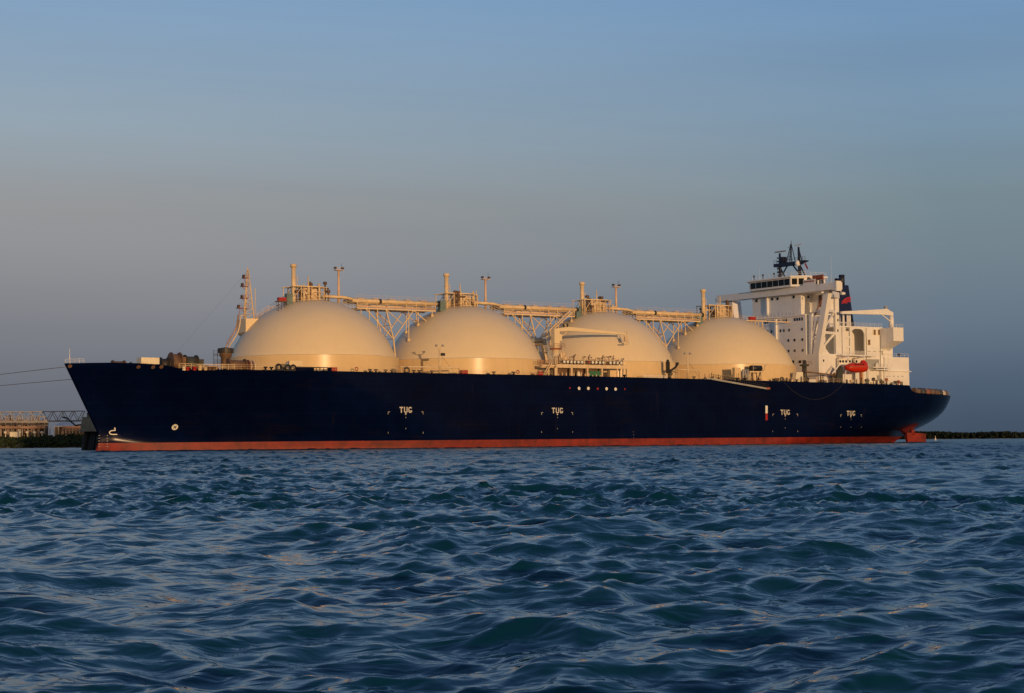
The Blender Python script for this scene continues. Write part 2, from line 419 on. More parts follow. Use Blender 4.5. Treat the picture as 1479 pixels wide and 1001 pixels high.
WS = [-4, 0, 3, 4.4, 5.8, 7.1, 8.5, 10.2, 12, 13.4, 17]
SU0 = [165, 178, 190, 194, 197, 200, 202, 204, 205, 206, 207]
SUE = [240, 246, 252, 257, 260.8, 263.3, 265.0, 266.0, 266.4, 266.4, 266.4]
SMM = [1.6, 1.6, 1.7, 1.75, 1.8, 1.9, 2.0, 2.08, 2.16, 2.2, 2.3]
SQQ = [1.2, 1.1, .95, .9, .85, .8, .75, .70, .65, .62, .6]
HB = 23.6
def stem(w): return float(np.interp(w, [-4, 0, 2, 4.2, 18.75], [6.2, 6.9, 7.6, 7.25, 0.0]))
def half(u, w):
    i = lambda T: float(np.interp(w, WS, T))
    t = min(max((u - i(SU0))/(i(SUE) - i(SU0)), 0), 1)
    g = max(1 - t**i(SMM), 0)**i(SQQ)
    us = stem(w); Le = float(np.interp(w, [0, 18], [75, 48])); s = float(np.interp(w, [0, 3, 18], [.8, .82, 1.6]))
    tb = min(max((u - us)/Le, 0), 1); f = s*tb + (3-2*s)*tb**2 + (s-2)*tb**3
    bulb = 2.3*math.exp(-((u - 8)/7.0)**2)*math.exp(-((w + 4.5)/4.2)**2)*min(max((u-us)/3, 0), 1) if w < 9 else 0.0
    return HB*f*g + bulb
TOPU = [0, 4, 8, 13, 16, 18.3, 20.5, 24, 65, 106, 163, 229.5, 230.0, 231.2, 233.2, 236, 266]
TOPW = [18.75, 18.8, 18.8, 18.6, 18.35, 18.0, 17.35, 17.15, 16.9, 16.85, 16.45, 15.75, 15.6, 14.3, 13.75, 13.6, 13.3]
def top(u): return float(np.interp(u, TOPU, TOPW))
def deck(u): return (17.0 if u < 24 else top(u) - 0.12) if u < 233 else top(u) - 1.0

def make_hull():
    base = np.concatenate([np.linspace(0, 30, 46), np.linspace(31, 180, 90), np.linspace(181.5, 262, 100), np.linspace(262.2, 266, 24)])
    st = np.unique(np.round(np.concatenate([base, [229.5, 230, 231.2, 233.2]]), 3))
    lv = [-4, -2, 0, 0.9, 1.7, 1.75, 2.4, 3.2, 4.2, 5.2, 6.3, 7.5, 8.7, 10, 11.3, 12.4]
    nup = 7
    mb = MB(); rows = []
    for u in st:
        ws = list(lv) + [12.4 + (top(u) - 12.4)*(k+1)/nup for k in range(nup)]
        row = []
        for w in ws:
            us = stem(w); ue = float(np.interp(w, WS, SUE))
            uu = us + u*(30-us)/30 if u < 30 else (200 + (u-200)*(ue-200)/66 if u > 200 else u)
            row.append((uu, half(uu, w), w))
        rows.append(row)
    nl = len(rows[0]); n = len(rows)
    vs = [p for r in rows for p in r] + [(p[0], -p[1], p[2]) for r in rows for p in r]
    off = n*nl; fs = []; mi = []
    for i in range(n-1):
        for j in range(nl-1):
            for o in (0, off):
                fs.append((o+i*nl+j, o+(i+1)*nl+j, o+(i+1)*nl+j+1, o+i*nl+j+1)); mi.append(1 if j < 5 else 0)
    me = bpy.data.meshes.new('hull')
    me.from_pydata([(p[0], -p[1], p[2]) for p in vs], [], fs)
    me.materials.append(MATS['hull_navy']); me.materials.append(MATS['boot_red'])
    me.polygons.foreach_set('material_index', mi); me.polygons.foreach_set('use_smooth', [True]*len(fs))
    bm = bmesh.new(); bm.from_mesh(me)
    bmesh.ops.remove_doubles(bm, verts=bm.verts, dist=0.004)
    bmesh.ops.dissolve_degenerate(bm, edges=bm.edges, dist=0.001)
    bmesh.ops.recalc_face_normals(bm, faces=bm.faces); bm.to_mesh(me); bm.free()
    o = bpy.data.objects.new('hull', me); COL.objects.link(o); o.parent = ship
    return o
hull = make_hull()

mb = MB()
for rng in ((0.6, 24), (24, 229.5), (233.4, 265)):
    us = np.linspace(rng[0], rng[1], 60); pts = []
    for u in us:
        b = max(half(u, deck(u)) - 0.06, 0.02); pts.append((u, b, deck(u))); pts.append((u, -b, deck(u)))
    mb.add(pts, [(2*i, 2*i+1, 2*i+3, 2*i+2) for i in range(59)])
b = half(231, 13) - 0.3
mb.add([(229.6, b, 15.6), (229.6, -b, 15.6), (233.6, -b, 12.7), (233.6, b, 12.7)], [(0, 1, 2, 3)])
mb.build('deck', 'deck_brown', ship)

# rudder
p0 = Pv(1308, 626, 0); p1 = Pv(1335, 626, 0)
mb = MB(); ua, ub = p0[0], p1[0]
mb.prism([(ua, -.5, 2.9), (ub, -.25, 2.5), (ub, -.25, -4), (ua+1.2, -.5, -4)], (0, 0.9, 0))
mb.build('rudder', 'boot_red', ship)
MB().cyl((253.6, 0, 2.2), (253.6, 0, 4.5), 0.7).build('rudder_stock', 'boot_red', ship)

# ------------------------------------------------------------------ hull markings
def hull_pt(u, w, out=0.045): return (u, half(u, w) + out, w)
def on_hull(x, y):
    v = HB
    for _ in range(12):
        u, _v, w = Pv(x, y, v); v = half(u, w)
    return u, w
def flat_poly(mb, pts, out=0.045): mb.add([hull_pt(u, w, out) for u, w in pts], [tuple(range(len(pts)))])
def disc(mb, u, w, r, n=16, out=0.045): flat_poly(mb, [(u+r*math.cos(2*math.pi*k/n), w+r*math.sin(2*math.pi*k/n)) for k in range(n)], out)
def strip(mb, a, b, wd, out=0.045):
    a, b = Vector(a), Vector(b); d = (b-a).normalized(); q = Vector((-d.y, d.x))*wd/2
    flat_poly(mb, [a+q, b+q, b-q, a-q], out)

def letters(mb, txt, u0, w0, size, width):
    """block letters T, U, G from strokes, text starting at u0 with its foot at w0"""
    s = size; st = s*0.185; wl = s*0.70; gap = s*0.16; x = u0
    for ch in txt:
        if ch == 'T':
            flat_poly(mb, [(x, w0+s), (x+wl, w0+s), (x+wl, w0+s-st), (x, w0+s-st)])
            flat_poly(mb, [(x+wl/2-st/2, w0+s-st), (x+wl/2+st/2, w0+s-st), (x+wl/2+st/2, w0), (x+wl/2-st/2, w0)])
        else:
            cx, cw, r = x+wl/2, w0+wl*0.42, wl/2
            def arc(a0, a1, cy, k=9):
                for i in range(k):
                    t0 = a0+(a1-a0)*i/k; t1 = a0+(a1-a0)*(i+1)/k
                    flat_poly(mb, [(cx+r*math.cos(t0), cy+r*0.84*math.sin(t0)), (cx+r*math.cos(t1), cy+r*0.84*math.sin(t1)),
                                   (cx+(r-st)*math.cos(t1), cy+(r*0.84-st)*math.sin(t1)), (cx+(r-st)*math.cos(t0), cy+(r*0.84-st)*math.sin(t0))])
            arc(math.pi, 2*math.pi, cw)
            if ch == 'U':
                for sx in (x, x+wl-st): flat_poly(mb, [(sx, w0+s), (sx+st, w0+s), (sx+st, cw), (sx, cw)])
            else:
                cy2 = w0+s-wl*0.42
                arc(math.radians(15), math.pi, cy2)
                flat_poly(mb, [(x, cy2), (x+st, cy2), (x+st, cw), (x, cw)])
                flat_poly(mb, [(x+wl-st, cw+s*.12), (x+wl, cw+s*.12), (x+wl, cw), (x+wl-st, cw)])
                flat_poly(mb, [(x+wl*.5, cw+s*.12), (x+wl-st, cw+s*.12), (x+wl-st, cw+s*.12-st*.8), (x+wl*.5, cw+s*.12-st*.8)])
        x += wl + gap
    return x

for (xt, yt, xl, xr, yc, yb, yv0, yv1) in ((586, 592, 560.5, 611, 596.5, 625, 603, 619), (805, 593, 782, 827, 597.5, 624, 603, 619),
                                 (1134, 595.5, 1116, 1152, 599.5, 623, 605, 618), (1229, 597, 1214, 1244, 600.5, 617, 606, 617)):
    mb = MB(); u, w = on_hull(xt, yt); s = 1.32
    letters(mb, 'TUG', u - 1.6, w - s/2, s, 1)
    flat_poly(mb, [(u-.28, w-.78), (u+.28, w-.78), (u, w-1.15)])
    mb.build('tug_lettering', 'worn_white', hull)
    for xx, sg in ((xl, 1), (xr, -1)):
        a = on_hull(xx, yc); mb = MB()
        strip(mb, (a[0], a[1]+.22), (a[0]+sg*.4, a[1]+.30), .15); strip(mb, (a[0], a[1]+.27), (a[0], a[1]-.28), .13, .05)
        mb.build('tug_corner_mark', 'galv', hull)
        a = on_hull(xx, yb); mb = MB(); strip(mb, (a[0], a[1]+.2), (a[0], a[1]-.2), .10); mb.build('tug_corner_mark', 'galv', hull)
    for yy in (yv0, yv1):
        a = on_hull(xt, yy); mb = MB(); strip(mb, (a[0], a[1]+.13), (a[0], a[1]-.13), .11); mb.build('tug_centre_mark', 'galv', hull)

for x, y, c, r in ((823, 560.5, 'red', .20), (836.3, 561, 'white_mark', .38), (849.7, 561, 'white_mark', .38), (863.3, 561.5, 'red', .27),
                   (876, 561.5, 'white_mark', .38), (889, 562, 'white_mark', .38), (902.3, 562, 'red', .20)):
    mb = MB(); u, w = on_hull(x, y); disc(mb, u, w, r); mb.build('manifold_dot', c, hull)
for c, y0, y1 in (('white_mark', 586, 597), ('red', 597.2, 607)):
    mb = MB(); a = on_hull(1107, y0); b = on_hull(1107, y1); strip(mb, a, b, .72); mb.build('pilot_mark', c, hull)
# bow thruster disc with a cross, bulbous bow sign, draught marks
mb = MB(); u, w = on_hull(252.5, 617); disc(mb, u, w, .62, out=.04); mb.build('thruster_mark', 'white_mark', hull)
mb = MB()
for sg in (1, -1): strip(mb, (u-.27, w-.27*sg), (u+.27, w+.27*sg), .17, out=.06)
mb.build('thruster_cross', 'navy', hull)
mb = MB(); u, w = on_hull(164, 624); s = 0.62
pts = [(u-.2+s*math.cos(t), w-.1+.42*math.sin(t)) for t in np.linspace(math.pi*.5, math.pi*1.5, 9)]
for a, b in zip(pts, pts[1:]): strip(mb, a, b, .2)
strip(mb, pts[-1], (u+.75, w-.52), .2); strip(mb, pts[0], (u+.3, w+.34), .2); strip(mb, (u+.3, w+.3), (u+.15, w+.95), .2)
mb.build('bulbous_bow_mark', 'white_mark', hull)
for xm, ys in ((143, range(629, 649, 4)), (155, range(629, 649, 4)), (915, range(624, 634, 4))):
    for yy in ys:
        u, w = on_hull(xm, yy)
        if w > 0.2:
            q = .12 if xm < 200 else .07
            mb = MB(); strip(mb, (u-q, w), (u+q, w), q*1.1); mb.build('draught_mark', 'galv', hull)
# anchor pockets and roller openings below the forecastle rail
for x, y in ((101, 529), (200, 530), (221, 530.5), (233, 530)):
    u, w = on_hull(x, y); mb = MB(); disc(mb, u, w, .36); mb.build('fairlead_opening', 'gear_brown', hull)

# forecastle rail, deck rails, fairleads along the edge
def edge(u, inb=0.35): return (u, half(u, top(u)) - inb, top(u))
for a, b in ((24, 110), (136, 165), (180, 229)):
    mb = MB(); us = np.linspace(a, b, int((b-a)/6)+1)
    mb.rail([edge(float(u)) for u in us], 1.1, 2.0, 0.03, 3); mb.build('deck_railing', 'buff_steel', ship)
mb = MB(); mb.rail([edge(float(u)) for u in np.linspace(234, 262, 8)], 1.1, 2.0, 0.035, 3); mb.build('deck_railing', 'grey', ship)
mb = MB(); mb.rail([edge(float(u)) for u in np.linspace(0.3, 3.5, 3)], 0.9, 1.0, 0.05, 2); mb.build('bow_railing', 'white', ship)
p = Pv(100.5, 523, 0.2)
MB().cyl((p[0], .2, 18), (p[0], .2, Pv(100.5, 503, .2)[2]), .10, .05, 6).build('jack_staff', 'white', ship)

# ------------------------------------------------------------------ cargo tanks
TANK_U = [U1 + TANK_S*k for k in range(4)]
R_T, ZC = 20.35, 14.15
def dome_z(du, dv): return ZC + math.sqrt(max(R_T**2 - du*du - dv*dv, 0))

def tank(k):
    u = TANK_U[k]; zd = deck(u) - 0.3
    prof = []
    for i in range(25):
        zz = 20.9 + (ZC + R_T - 20.9)*(1-(1-i/24)**2.0); prof.append((math.sqrt(max(R_T**2 - (zz-ZC)**2, 0.0004)), zz))
    t = MB().lathe((u, 0, 0), prof, 120).build('tank_dome', 'buff', ship)
    MB().lathe((u, 0, 0), [(19.9, zd), (19.86, 20.83)], 120).build('skirt', 'buff_skirt', t)
    MB().lathe((u, 0, 0), [(19.87, 20.84), (19.25, 20.93)], 120, False).build('skirt_ledge', 'buff', t)
    zt = ZC + R_T
    # hatch dome with ring platform and pipework
    MB().lathe((u, 0, zt-.5), [(2.3, 0), (2.3, .7), (1.9, .75), (1.9, 2.7), (1.5, 3.1), (.05, 3.3)], 24).build('hatch_dome', 'buff_steel', t)
    mb = MB(); w1 = zt + 2.8
    for i in range(12):
        a = 2*math.pi*i/12; a2 = 2*math.pi*(i+1)/12; r = 3.1
        p = (u+r*math.cos(a), r*math.sin(a)); q = (u+r*math.cos(a2), r*math.sin(a2))
        mb.bar((*p, dome_z(p[0]-u, p[1])-.2), (*p, w1), .18); mb.bar((*p, w1), (*q, w1), .2); mb.bar((*p, w1-1.2), (*q, w1-1.2), .14)
        mb.bar((*p, w1-2.4), (*q, w1-1.2), .12)
    for i in range(7): mb.bar((u-6.5, -2.6+i*.85, w1-.05), (u+2.5, -2.6+i*.85, w1-.05), .14)
    for vv in (2.6, -2.6):
        mb.bar((u-6.5, vv, w1), (u+1, vv, w1), .34)
        for uu in (-6.3, -4.2, -2.2):
            mb.bar((u+uu, vv, dome_z(uu, vv)-.2), (u+uu, vv, w1), .22)
        mb.bar((u-6.3, vv, w1-2.8), (u-4.2, vv, w1-.4), .16); mb.bar((u-4.2, vv, w1-.4), (u-2.2, vv, w1-2.8), .16)
    mb.build('hatch_platform', 'buff_steel', t)
    rnd = random.Random(k+3)
    for i in range(22):
        uu = rnd.uniform(-5.8, 3.2); vv = rnd.uniform(-2.3, 2.9); z0 = dome_z(uu, vv); dark = i % 3 == 0  # dark pieces stand in for the black shadows among the pipes
        h = rnd.uniform(1.0, 4.2); mb = MB()
        mb.cyl((u+uu, vv, z0-.2), (u+uu, vv, z0+h), rnd.uniform(.14, .3), n=7)
        if i % 2 == 0: mb.cyl((u+uu, vv, z0+h*.7), (u+uu+rnd.uniform(.8, 2.2), vv, z0+h*.7), .22, n=7)
        if dark: mb.cyl((u+uu-.35, vv, z0+h), (u+uu+.35, vv, z0+h), .36, n=8)
        mb.build('hatch_shadow_piece' if dark else 'hatch_pipe', 'gear_brown' if dark else 'buff_steel', t)
    MB().cyl((u-2.3, 2.3, zt-.3), (u-2.3, 2.3, zt+5.2), .2, .14, 7).build('purge_pipe', 'buff_steel', t)
    # rail round the crown
    mb = MB(); pts = [(u+7.6*math.cos(a), 5.2*math.sin(a), dome_z(7.6*math.cos(a), 5.2*math.sin(a))-.1) for a in np.linspace(0, 2*math.pi, 25)]
    mb.rail(pts, 1.1, 1.6, .035, 2); mb.build('crown_railing', 'buff_steel', t)
    # vent mast
    xm, yt, yb = ((424, 381.5, 430), (645, 395, 441), (841, 407.5, 449), (1016, 418, 458))[k]
    p = Pv(xm, yb, 0.5); q = Pv(xm, yt, 0.5); z0 = dome_z(p[0]-u, .5)-.3
    mb = MB().cyl((p[0], .5, z0), (p[0], .5, q[2]-.5), .52, n=14).cyl((p[0], .5, q[2]-.7), (p[0], .5, q[2]), .78, .70, 14)
    mb.cyl((p[0], .5, q[2]-3.2), (p[0], .5, q[2]-3.05), .64, n=14)
    mb.cyl((p[0]+.95, .5, z0), (p[0]+.95, .5, q[2]-2.6), .09, n=5)
    mb.build('vent_mast', 'buff_steel', t)
    p = Pv(xm-7, yb-3, 2.0); mb = MB().cbox((p[0], 2.0, dome_z(p[0]-u, 2)+1.35), (1.5, 1.3, 2.1)); mb.cbox((p[0], 2.0, dome_z(p[0]-u, 2)+.1), (1.7, 1.5, .7))
    mb.build('control_cabinet', 'teal', t)
    # light mast
    if k < 3:
        xm, yt = ((489, 387.5), (701, 401), (889.5, 412))[k]
        p = Pv(xm, yt, 0.5); z0 = dome_z(p[0]-u, .5)-.3
        mb = MB().cyl((p[0], .5, z0), (p[0], .5, p[2]-.5), .34, .27, 10).cbox((p[0], .5, p[2]-.45), (2.0, 1.4, .16))
        mb.rail([(p[0]-1, -.2, p[2]-.4), (p[0]+1, -.2, p[2]-.4), (p[0]+1, 1.2, p[2]-.4), (p[0]-1, 1.2, p[2]-.4)], .5, 1, .03, 1)
        mb.build('light_mast', 'pipe_pink', t)
        for sg in (-1, 1):
            MB().cbox((p[0]+sg*.95, .7, p[2]+.05), (.55, .5, .42)).bar((p[0]+sg*.95, .7, p[2]-.4), (p[0]+sg*.95, .7, p[2]), .1).build('floodlight', 'dark_steel', t)
        MB().bar((p[0]+.6, .5, p[2]-.4), (p[0]+.9, .5, p[2]+1.2), .07).build('whip_aerial', 'dark_steel', t)
    return t
TANKS = [tank(k) for k in range(4)]

# ------------------------------------------------------------------ pipe bridges over the tanks
def bridge(ua, ub, k):
    wt, wl = 34.55, 32.75
    br = MB()
    for v in (2.6, -2.6):
        br.bar((ua, v, wl), (ub, v, wl), .42)
        br.bar((ua, v, wl+1.15), (ub, v, wl+1.15), .16)
        n = max(2, int((ub-ua)/2.6))
        for i in range(n+1):
            uu = ua+(ub-ua)*i/n; br.bar((uu, v, wl), (uu, v, wl+1.9), .2)
    for i in range(int((ub-ua)/1.3)):
        br.bar((ua+i*1.3, -2.6, wl-.05), (ua+i*1.3, 2.6, wl-.05), .16)
    o = br.build('pipe_bridge', 'buff_steel', ship)
    MB().box((ua, -1.0, wl+.05), (ub, 1.9, wl+.16)).build('walkway', 'grey', o)
    for v, r, z, m in ((2.25, .50, wt, 'buff_steel'), (1.0, .36, wt+.1, 'buff_steel'), (-.3, .42, wt+.25, 'pipe_pink'), (-1.6, .5, wt, 'buff_steel'),
                       (2.1, .16, wl+.75, 'buff_steel'), (2.6, .2, wl+.45, 'pipe_pink')):
        e = 2.5 if r > .3 else 0
        mb = MB().cyl((ua-e*.5, v, z), (ub+e*.5, v, z), r, n=12)
        nf = int((ub-ua)/6)
        for i in range(nf+1):
            uu = ua+(ub-ua)*(i+.5)/(nf+1); mb.cyl((uu-.09, v, z), (uu+.09, v, z), r*1.22, n=12)
        mb.build('cargo_pipe', m, o)
    MB().cyl((ua+(ub-ua)*.28, 2.25, wt), (ua+(ub-ua)*.28+.55, 2.25, wt), .62, n=12).build('pipe_coupling', 'black', o)
    MB().cyl((ub+.6, 2.25, wt), (ub+1.2, 2.25, wt), .62, n=12).build('pipe_coupling', 'black', o)
    mb = MB().rail([(ua, 1.9, wl+2.2), (ub, 1.9, wl+2.2)], 1.0, 2.2, .03, 2)
    for i in range(5): mb.cbox((ua+(ub-ua)*(i+.5)/5, -.4, wt+.75), (1.5, 2.2, .18))
    mb.build('bridge_railing', 'pipe_pink', o)
    for i in range(9):
        uu = ua+(ub-ua)*(i+.4)/9; MB().cbox((uu, 2.0+.3*(i % 2), wl+.55), (.5+.3*(i % 3), .4, .5)).build('valve', 'gear_brown', o)
    return o, wl
for k in range(3):
    ua, ub = TANK_U[k]+10.2, TANK_U[k+1]-9.5
    o, wl = bridge(ua, ub, k); um = (TANK_U[k]+TANK_U[k+1])/2
    for v in (2.6, -2.6):
        mb = MB(); uj = um-.6; wj = 25.8
        mb.bar((uj, v, wj), (uj+.9, v, 17), .42)
        mb.bar((uj-2.0, v, wl), (uj, v, wj), .36)
        mb.bar((ua+2.2, v, wl), (uj, v, wj), .30); mb.bar((uj+5.5, v, wl), (uj, v, wj), .30)
        mb.bar((uj-2.0, v, wl), (uj+2.4, v, wj+3.6), .24)
        mb.bar((uj+5.5, v, wl), (uj+9, v, dome_z(ub+9.5-uj-9, v)-.1), .26)
        mb.build('bridge_leg', 'buff_steel', o)
    mb = MB(); uj = um-.6
    mb.bar((uj, 2.6, 25.8), (uj, -2.6, 25.8), .24); mb.bar((uj, 2.6, 25.8), (uj-1.6, -2.6, wl), .2); mb.bar((uj, -2.6, 25.8), (uj-1.6, 2.6, wl), .2)
    mb.bar((uj-.8, 2.6, 29), (uj-.8, -2.6, 29), .2)
    mb.build('bridge_bracing', 'pipe_pink', o)
    for i in range(5):
        uu = ub-7.2+i*1.6; vv = (2.2, -1.8, 1.2, -2.4, 2.4)[i]; du = uu-TANK_U[k+1]
        z = dome_z(du, vv)
        MB().bar((uu, vv, z-.1), (uu, vv, wl), .26).cyl((uu, vv, z-.3), (uu, vv, z+.45), .42, .36, 8).build('dome_support', 'buff_steel', o)
    for i in range(3):
        uu = ua+1.0+i*2.2; z = dome_z(uu-TANK_U[k], 2.6)
        MB().bar((uu, 2.6, z-.1), (uu, 2.6, wl), .24).build('dome_support', 'buff_steel', o)
    # crown pipes joining the bridge to the hatch
    mb = MB()
    for v, z in ((2.25, 34.8), (1.0, 35.0)):
        mb.path([(TANK_U[k]+2, v, 35.3), (TANK_U[k]+7, v, 35.2), (ua, v, z-.1)], .34, 10)
    mb.build('crown_pipe', 'buff_steel', o)
    mb = MB().rail([(TANK_U[k]+5.5, 2.7, dome_z(5.5, 2.7)), (ua, 2.7, dome_z(10.2, 2.7)+.2), (ua+2.5, 2.7, wl)], 1.6, .9, .045, 3)
    mb.build('stair_railing', 'buff_steel', o)
# big vapour pipe turning down to the manifold and long sloping brace beside it
mb = MB(); a = Pv(776, 491, 9); b = Pv(787, 491, 9); c = Pv(797, 530, 12)
mb.path([(a[0]-2, 6, a[2]-.3), b, c], .85, 14); mb.build('vapour_pipe', 'grey', ship)
mb = MB(); a = Pv(772, 496, 9); b = Pv(783, 497, 9); c = Pv(792, 532, 12); mb.path([(a[0]-2, 6, a[2]-.3), b, c], .45, 10); mb.build('vapour_pipe', 'buff_steel', ship)
for x0, y0, x1, y1 in ((784, 486, 823, 449), (788, 486, 826, 451)):
    a = Pv(x0, y0, 8); b = Pv(x1, y1, 5); MB().bar(a, b, .42).build('sloping_brace', 'buff_steel', ship)
for x0, x1 in ((806.5, 812), (810, 817)):
    a = Pv(x0, 501, 12); b = Pv(x1+1, 522, 14); MB().cyl(a, b, .42, n=10).build('liquid_pipe', 'buff_steel', ship)

# ------------------------------------------------------------------ manifold platform and its crane
VM = 22.6
a = Pv(803.5, 526, VM); b = Pv(907, 529, VM); ua, ub = a[0], b[0]
wp0, wp1 = Pv(805, 531, VM)[2], a[2]
mb = MB().box((ua, VM-.5, wp0), (ub, VM, wp1)).box((ua-3.6, VM-1.5, wp0), (ua-.02, VM-1.0, wp1-.1)).box((ua-3.6, 20.4, wp0+.3), (ub-.6, VM-.52, wp0+.6))
plat = mb.build('manifold_platform', 'buff_steel', ship)
for x, wd in ((803.5, .75), (826, .5), (849, .45), (870, .4), (892, .3), (901, .22), (906, .25), (793, .3)):
    u = Pv(x, 540, VM)[0]
    MB().box((u-wd/2, VM-.45, deck(u)), (u+wd/2, VM-.03, wp0)).build('platform_post', 'buff_steel', plat)
for i in range(17):
    x = 815+i*5.15; u = Pv(x, 523.5, 22.3)[0]; w = wp1+.62
    if i in (6, 12): continue
    mb = MB().cyl((u, 20.6, w), (u, 22.05, w), .3, n=10).cyl((u, 22.05, w), (u, 22.25, w), .46, n=14); o = mb.build('manifold_flange', 'dark_steel', plat)
    MB().cyl((u, 22.26, w), (u, 22.34, w), .33, n=14).build('flange_cover', 'white_mark' if i not in (7,) else 'red', o)
rnd = random.Random(5)
mb = MB(); md = MB()
for i in range(26):
    u = ua+(ub-ua)*(i+.5)/26+rnd.uniform(-.3, .3); v = rnd.uniform(20.5, 21.8); h = rnd.uniform(.7, 1.5)
    (md if i % 2 else mb).cyl((u, v, wp1), (u, v, wp1+h), .13, n=6)
    if i % 5 == 2:
        md.cyl((u, v, wp1), (u, v, wp1+2.0), .10, n=6).bar((u-.2, v, wp1+1.6), (u+.45, v, wp1+2.5), .22)
mb.build('manifold_pipework', 'buff_steel', plat); md.build('manifold_valves', 'gear_brown', plat)
mb = MB().rail([(ua, 22.5, wp1), (ub, 22.5, wp1)], 1.0, 1.4, .03, 2); mb.build('platform_railing', 'buff_steel', plat)
mb = MB().rail([(ua-4, 20.5, wp1), (ua, 20.5, wp1)], 1.0, .7, .06, 3); mb.build('platform_railing', 'rust_red', plat)
for q_, (v_, h_) in enumerate(((20.9, 1.5), (21.6, 1.9))):
    MB().rail([(ua-2, v_, wp1), (ub-1, v_, wp1)], h_, 1.0, .045, 4).build('platform_railing', ('buff_steel', 'pipe_pink')[q_], plat)
for i in range(22):
    u = ua+(ub-ua)*(i+.5)/22; h = rnd.uniform(.9, 2.3)
    MB().path([(u, 20.7, wp1-.1), (u, 20.7, wp1+h), (u+rnd.uniform(.3, 1.2), 20.7, wp1+h), (u+.8, 20.2, wp1+h-.2)], .13, 6).build('manifold_pipe', rnd.choice(['buff_steel', 'pipe_pink', 'grey', 'gear_brown']), plat)
# back wall of the drip tray bays, drums, green hose rack, locker
MB().box((ua+.4, 20.5, 16.6), (ub-6.0, 20.62, wp0)).build('bay_back', 'gear_brown', plat)
for i in range(4):
    u = Pv(853.5+i*3.8, 536, 22.2)[0]; w = deck(u)
    MB().cyl((u, 22.2, w+.9), (u+.1, 21.4, w+.9), .62, n=10).build('hose_reel', 'green', plat)
u0 = Pv(881, 540, 22.2)[0]; u1 = Pv(890, 540, 22.2)[0]
MB().box((u0, 21.2, deck(u0)), (u1, 22.25, deck(u0)+1.75)).build('deck_locker', 'buff_skirt', plat)
u0 = Pv(837, 538, 22.1)[0]
MB().cyl((u0, 21.9, deck(u0)+.3), (u0, 22.15, deck(u0)+.3), .05, n=8).lathe((u0, 21.6, deck(u0)), [(.5, 0), (.55, .5), (.35, 1.2), (.05, 1.4)], 10).build('vent_cowl', 'cream_box', plat)
mb = MB()
for i in range(12):
    u = ua+1+(ub-ua-8)*i/12; h = rnd.uniform(.5, 1.3); mb.cyl((u, 22.1, deck(u)), (u, 22.1, deck(u)+h), .16, n=6)
mb.build('drain_pipes', 'pipe_pink', plat)
for x0, x1 in ((785, 794), (788, 797)):
    a = Pv(x0, 542, 22.4); b = Pv(x1, 524, 22.4); MB().bar(a, b, .25).build('stair_stringer', 'buff_steel', plat)
a = Pv(803, 540, 19); b = Pv(803, 505, 19)
cr = MB().cyl((a[0], 19, 16.7), (a[0], 19, b[2]), .95, .82, 16).build('manifold_crane', 'buff', ship)
uc = a[0]; w5 = b[2]
mb = MB().lathe((uc, 19, w5), [(.8, 0), (1.5, .05), (1.5, .35), (.9, .4)], 16); mb.rail([(uc-1.6, 19-1.6, w5+.35), (uc+1.6, 19-1.6, w5+.35), (uc+1.6, 20.6, w5+.35), (uc-1.6, 20.6, w5+.35)], 1.0, 1.2, .05, 2)
mb.build('slewing_ring', 'rust_red', cr)
wj = Pv(803, 479, 19)[2]
MB().box((uc-.8, 18.3, w5+.4), (uc+.75, 19.7, wj+.5)).box((uc+.76, 18.6, wj-2.2), (uc+1.6, 19.4, wj-.6)).build('crane_house', 'buff', cr)
a0 = Pv(806, 475.5, 19); j1 = Pv(903, 482.5, 19)
mb = MB()
prof = [(uc-.4, wj+.65), (uc+3.5, wj+1.2), (uc+5.2, wj+1.15), (j1[0], j1[2]+.2), (j1[0], j1[2]-.2), (uc+3.5, wj+.25), (uc-.4, wj-.05)]
mb.prism([(p[0], 18.6, p[1]) for p in prof], (0, .8, 0)); jib = mb.build('crane_jib', 'buff', cr)
MB().bar((uc+.8, 19, wj-1.8), (uc+3.4, 19, wj+.1), .3).build('luffing_ram', 'buff_steel', cr)
for i in range(2): MB().cbox((uc+2.4+i*1.1, 19, wj+1.6), (.3, .3, .9)).build('jib_lamp', 'dark_steel', cr)
hx = j1[0]
mb = MB().bar((hx-.2, 19, j1[2]+.6), (hx-.2, 19, j1[2]-1.6), .16).bar((hx+.5, 19, j1[2]+.9), (hx+.5, 19, j1[2]-2.6), .14)
mb.cbox((hx, 19, j1[2]-2.4), (1.5, .8, .25)).cbox((hx+.1, 19, j1[2]-1.2), (.7, .5, 1.2)).bar((hx-.6, 19, j1[2]-.2), (hx+.6, 19, j1[2]-2.3), .12).bar((hx+.5, 19, j1[2]+.2), (hx+1.0, 19, j1[2]-2.3), .12)
mb.build('hook_block', 'buff_steel', cr)

# ------------------------------------------------------------------ fore mast on its bracket, stairs up the foremost dome
V0 = -2.0; MV = -4.4; u1 = TANK_U[0]
a = Pv(355, 460, V0); b = Pv(370.5, 460, V0); c = Pv(355, 477, V0)
mb = MB().prism([(a[0], V0, a[2]), (b[0]+.4, V0, b[2]), (b[0]+2.4, V0, dome_z(b[0]+2.4-u1, V0)-.6), (c[0]+.8, V0, dome_z(c[0]+.8-u1, V0)-1.6), (c[0], V0, c[2]-.4)], (0, -5, 0))
brk = mb.build('mast_bracket', 'buff', ship)
um, wb = (a[0]+b[0])/2, a[2]
fm = MB(); wt = Pv(361.5, 385, MV)[2]; hgt = wt-wb-.8
legs = [(um-1.25, 1.2), (um+1.25, 1.2), (um+.3, -1.4)]
for (lu, lv) in legs: fm.cyl((lu, lv, wb), (um+.2+(lu-um)*.14, lv*.15, wb+hgt), .17, .12, 6)
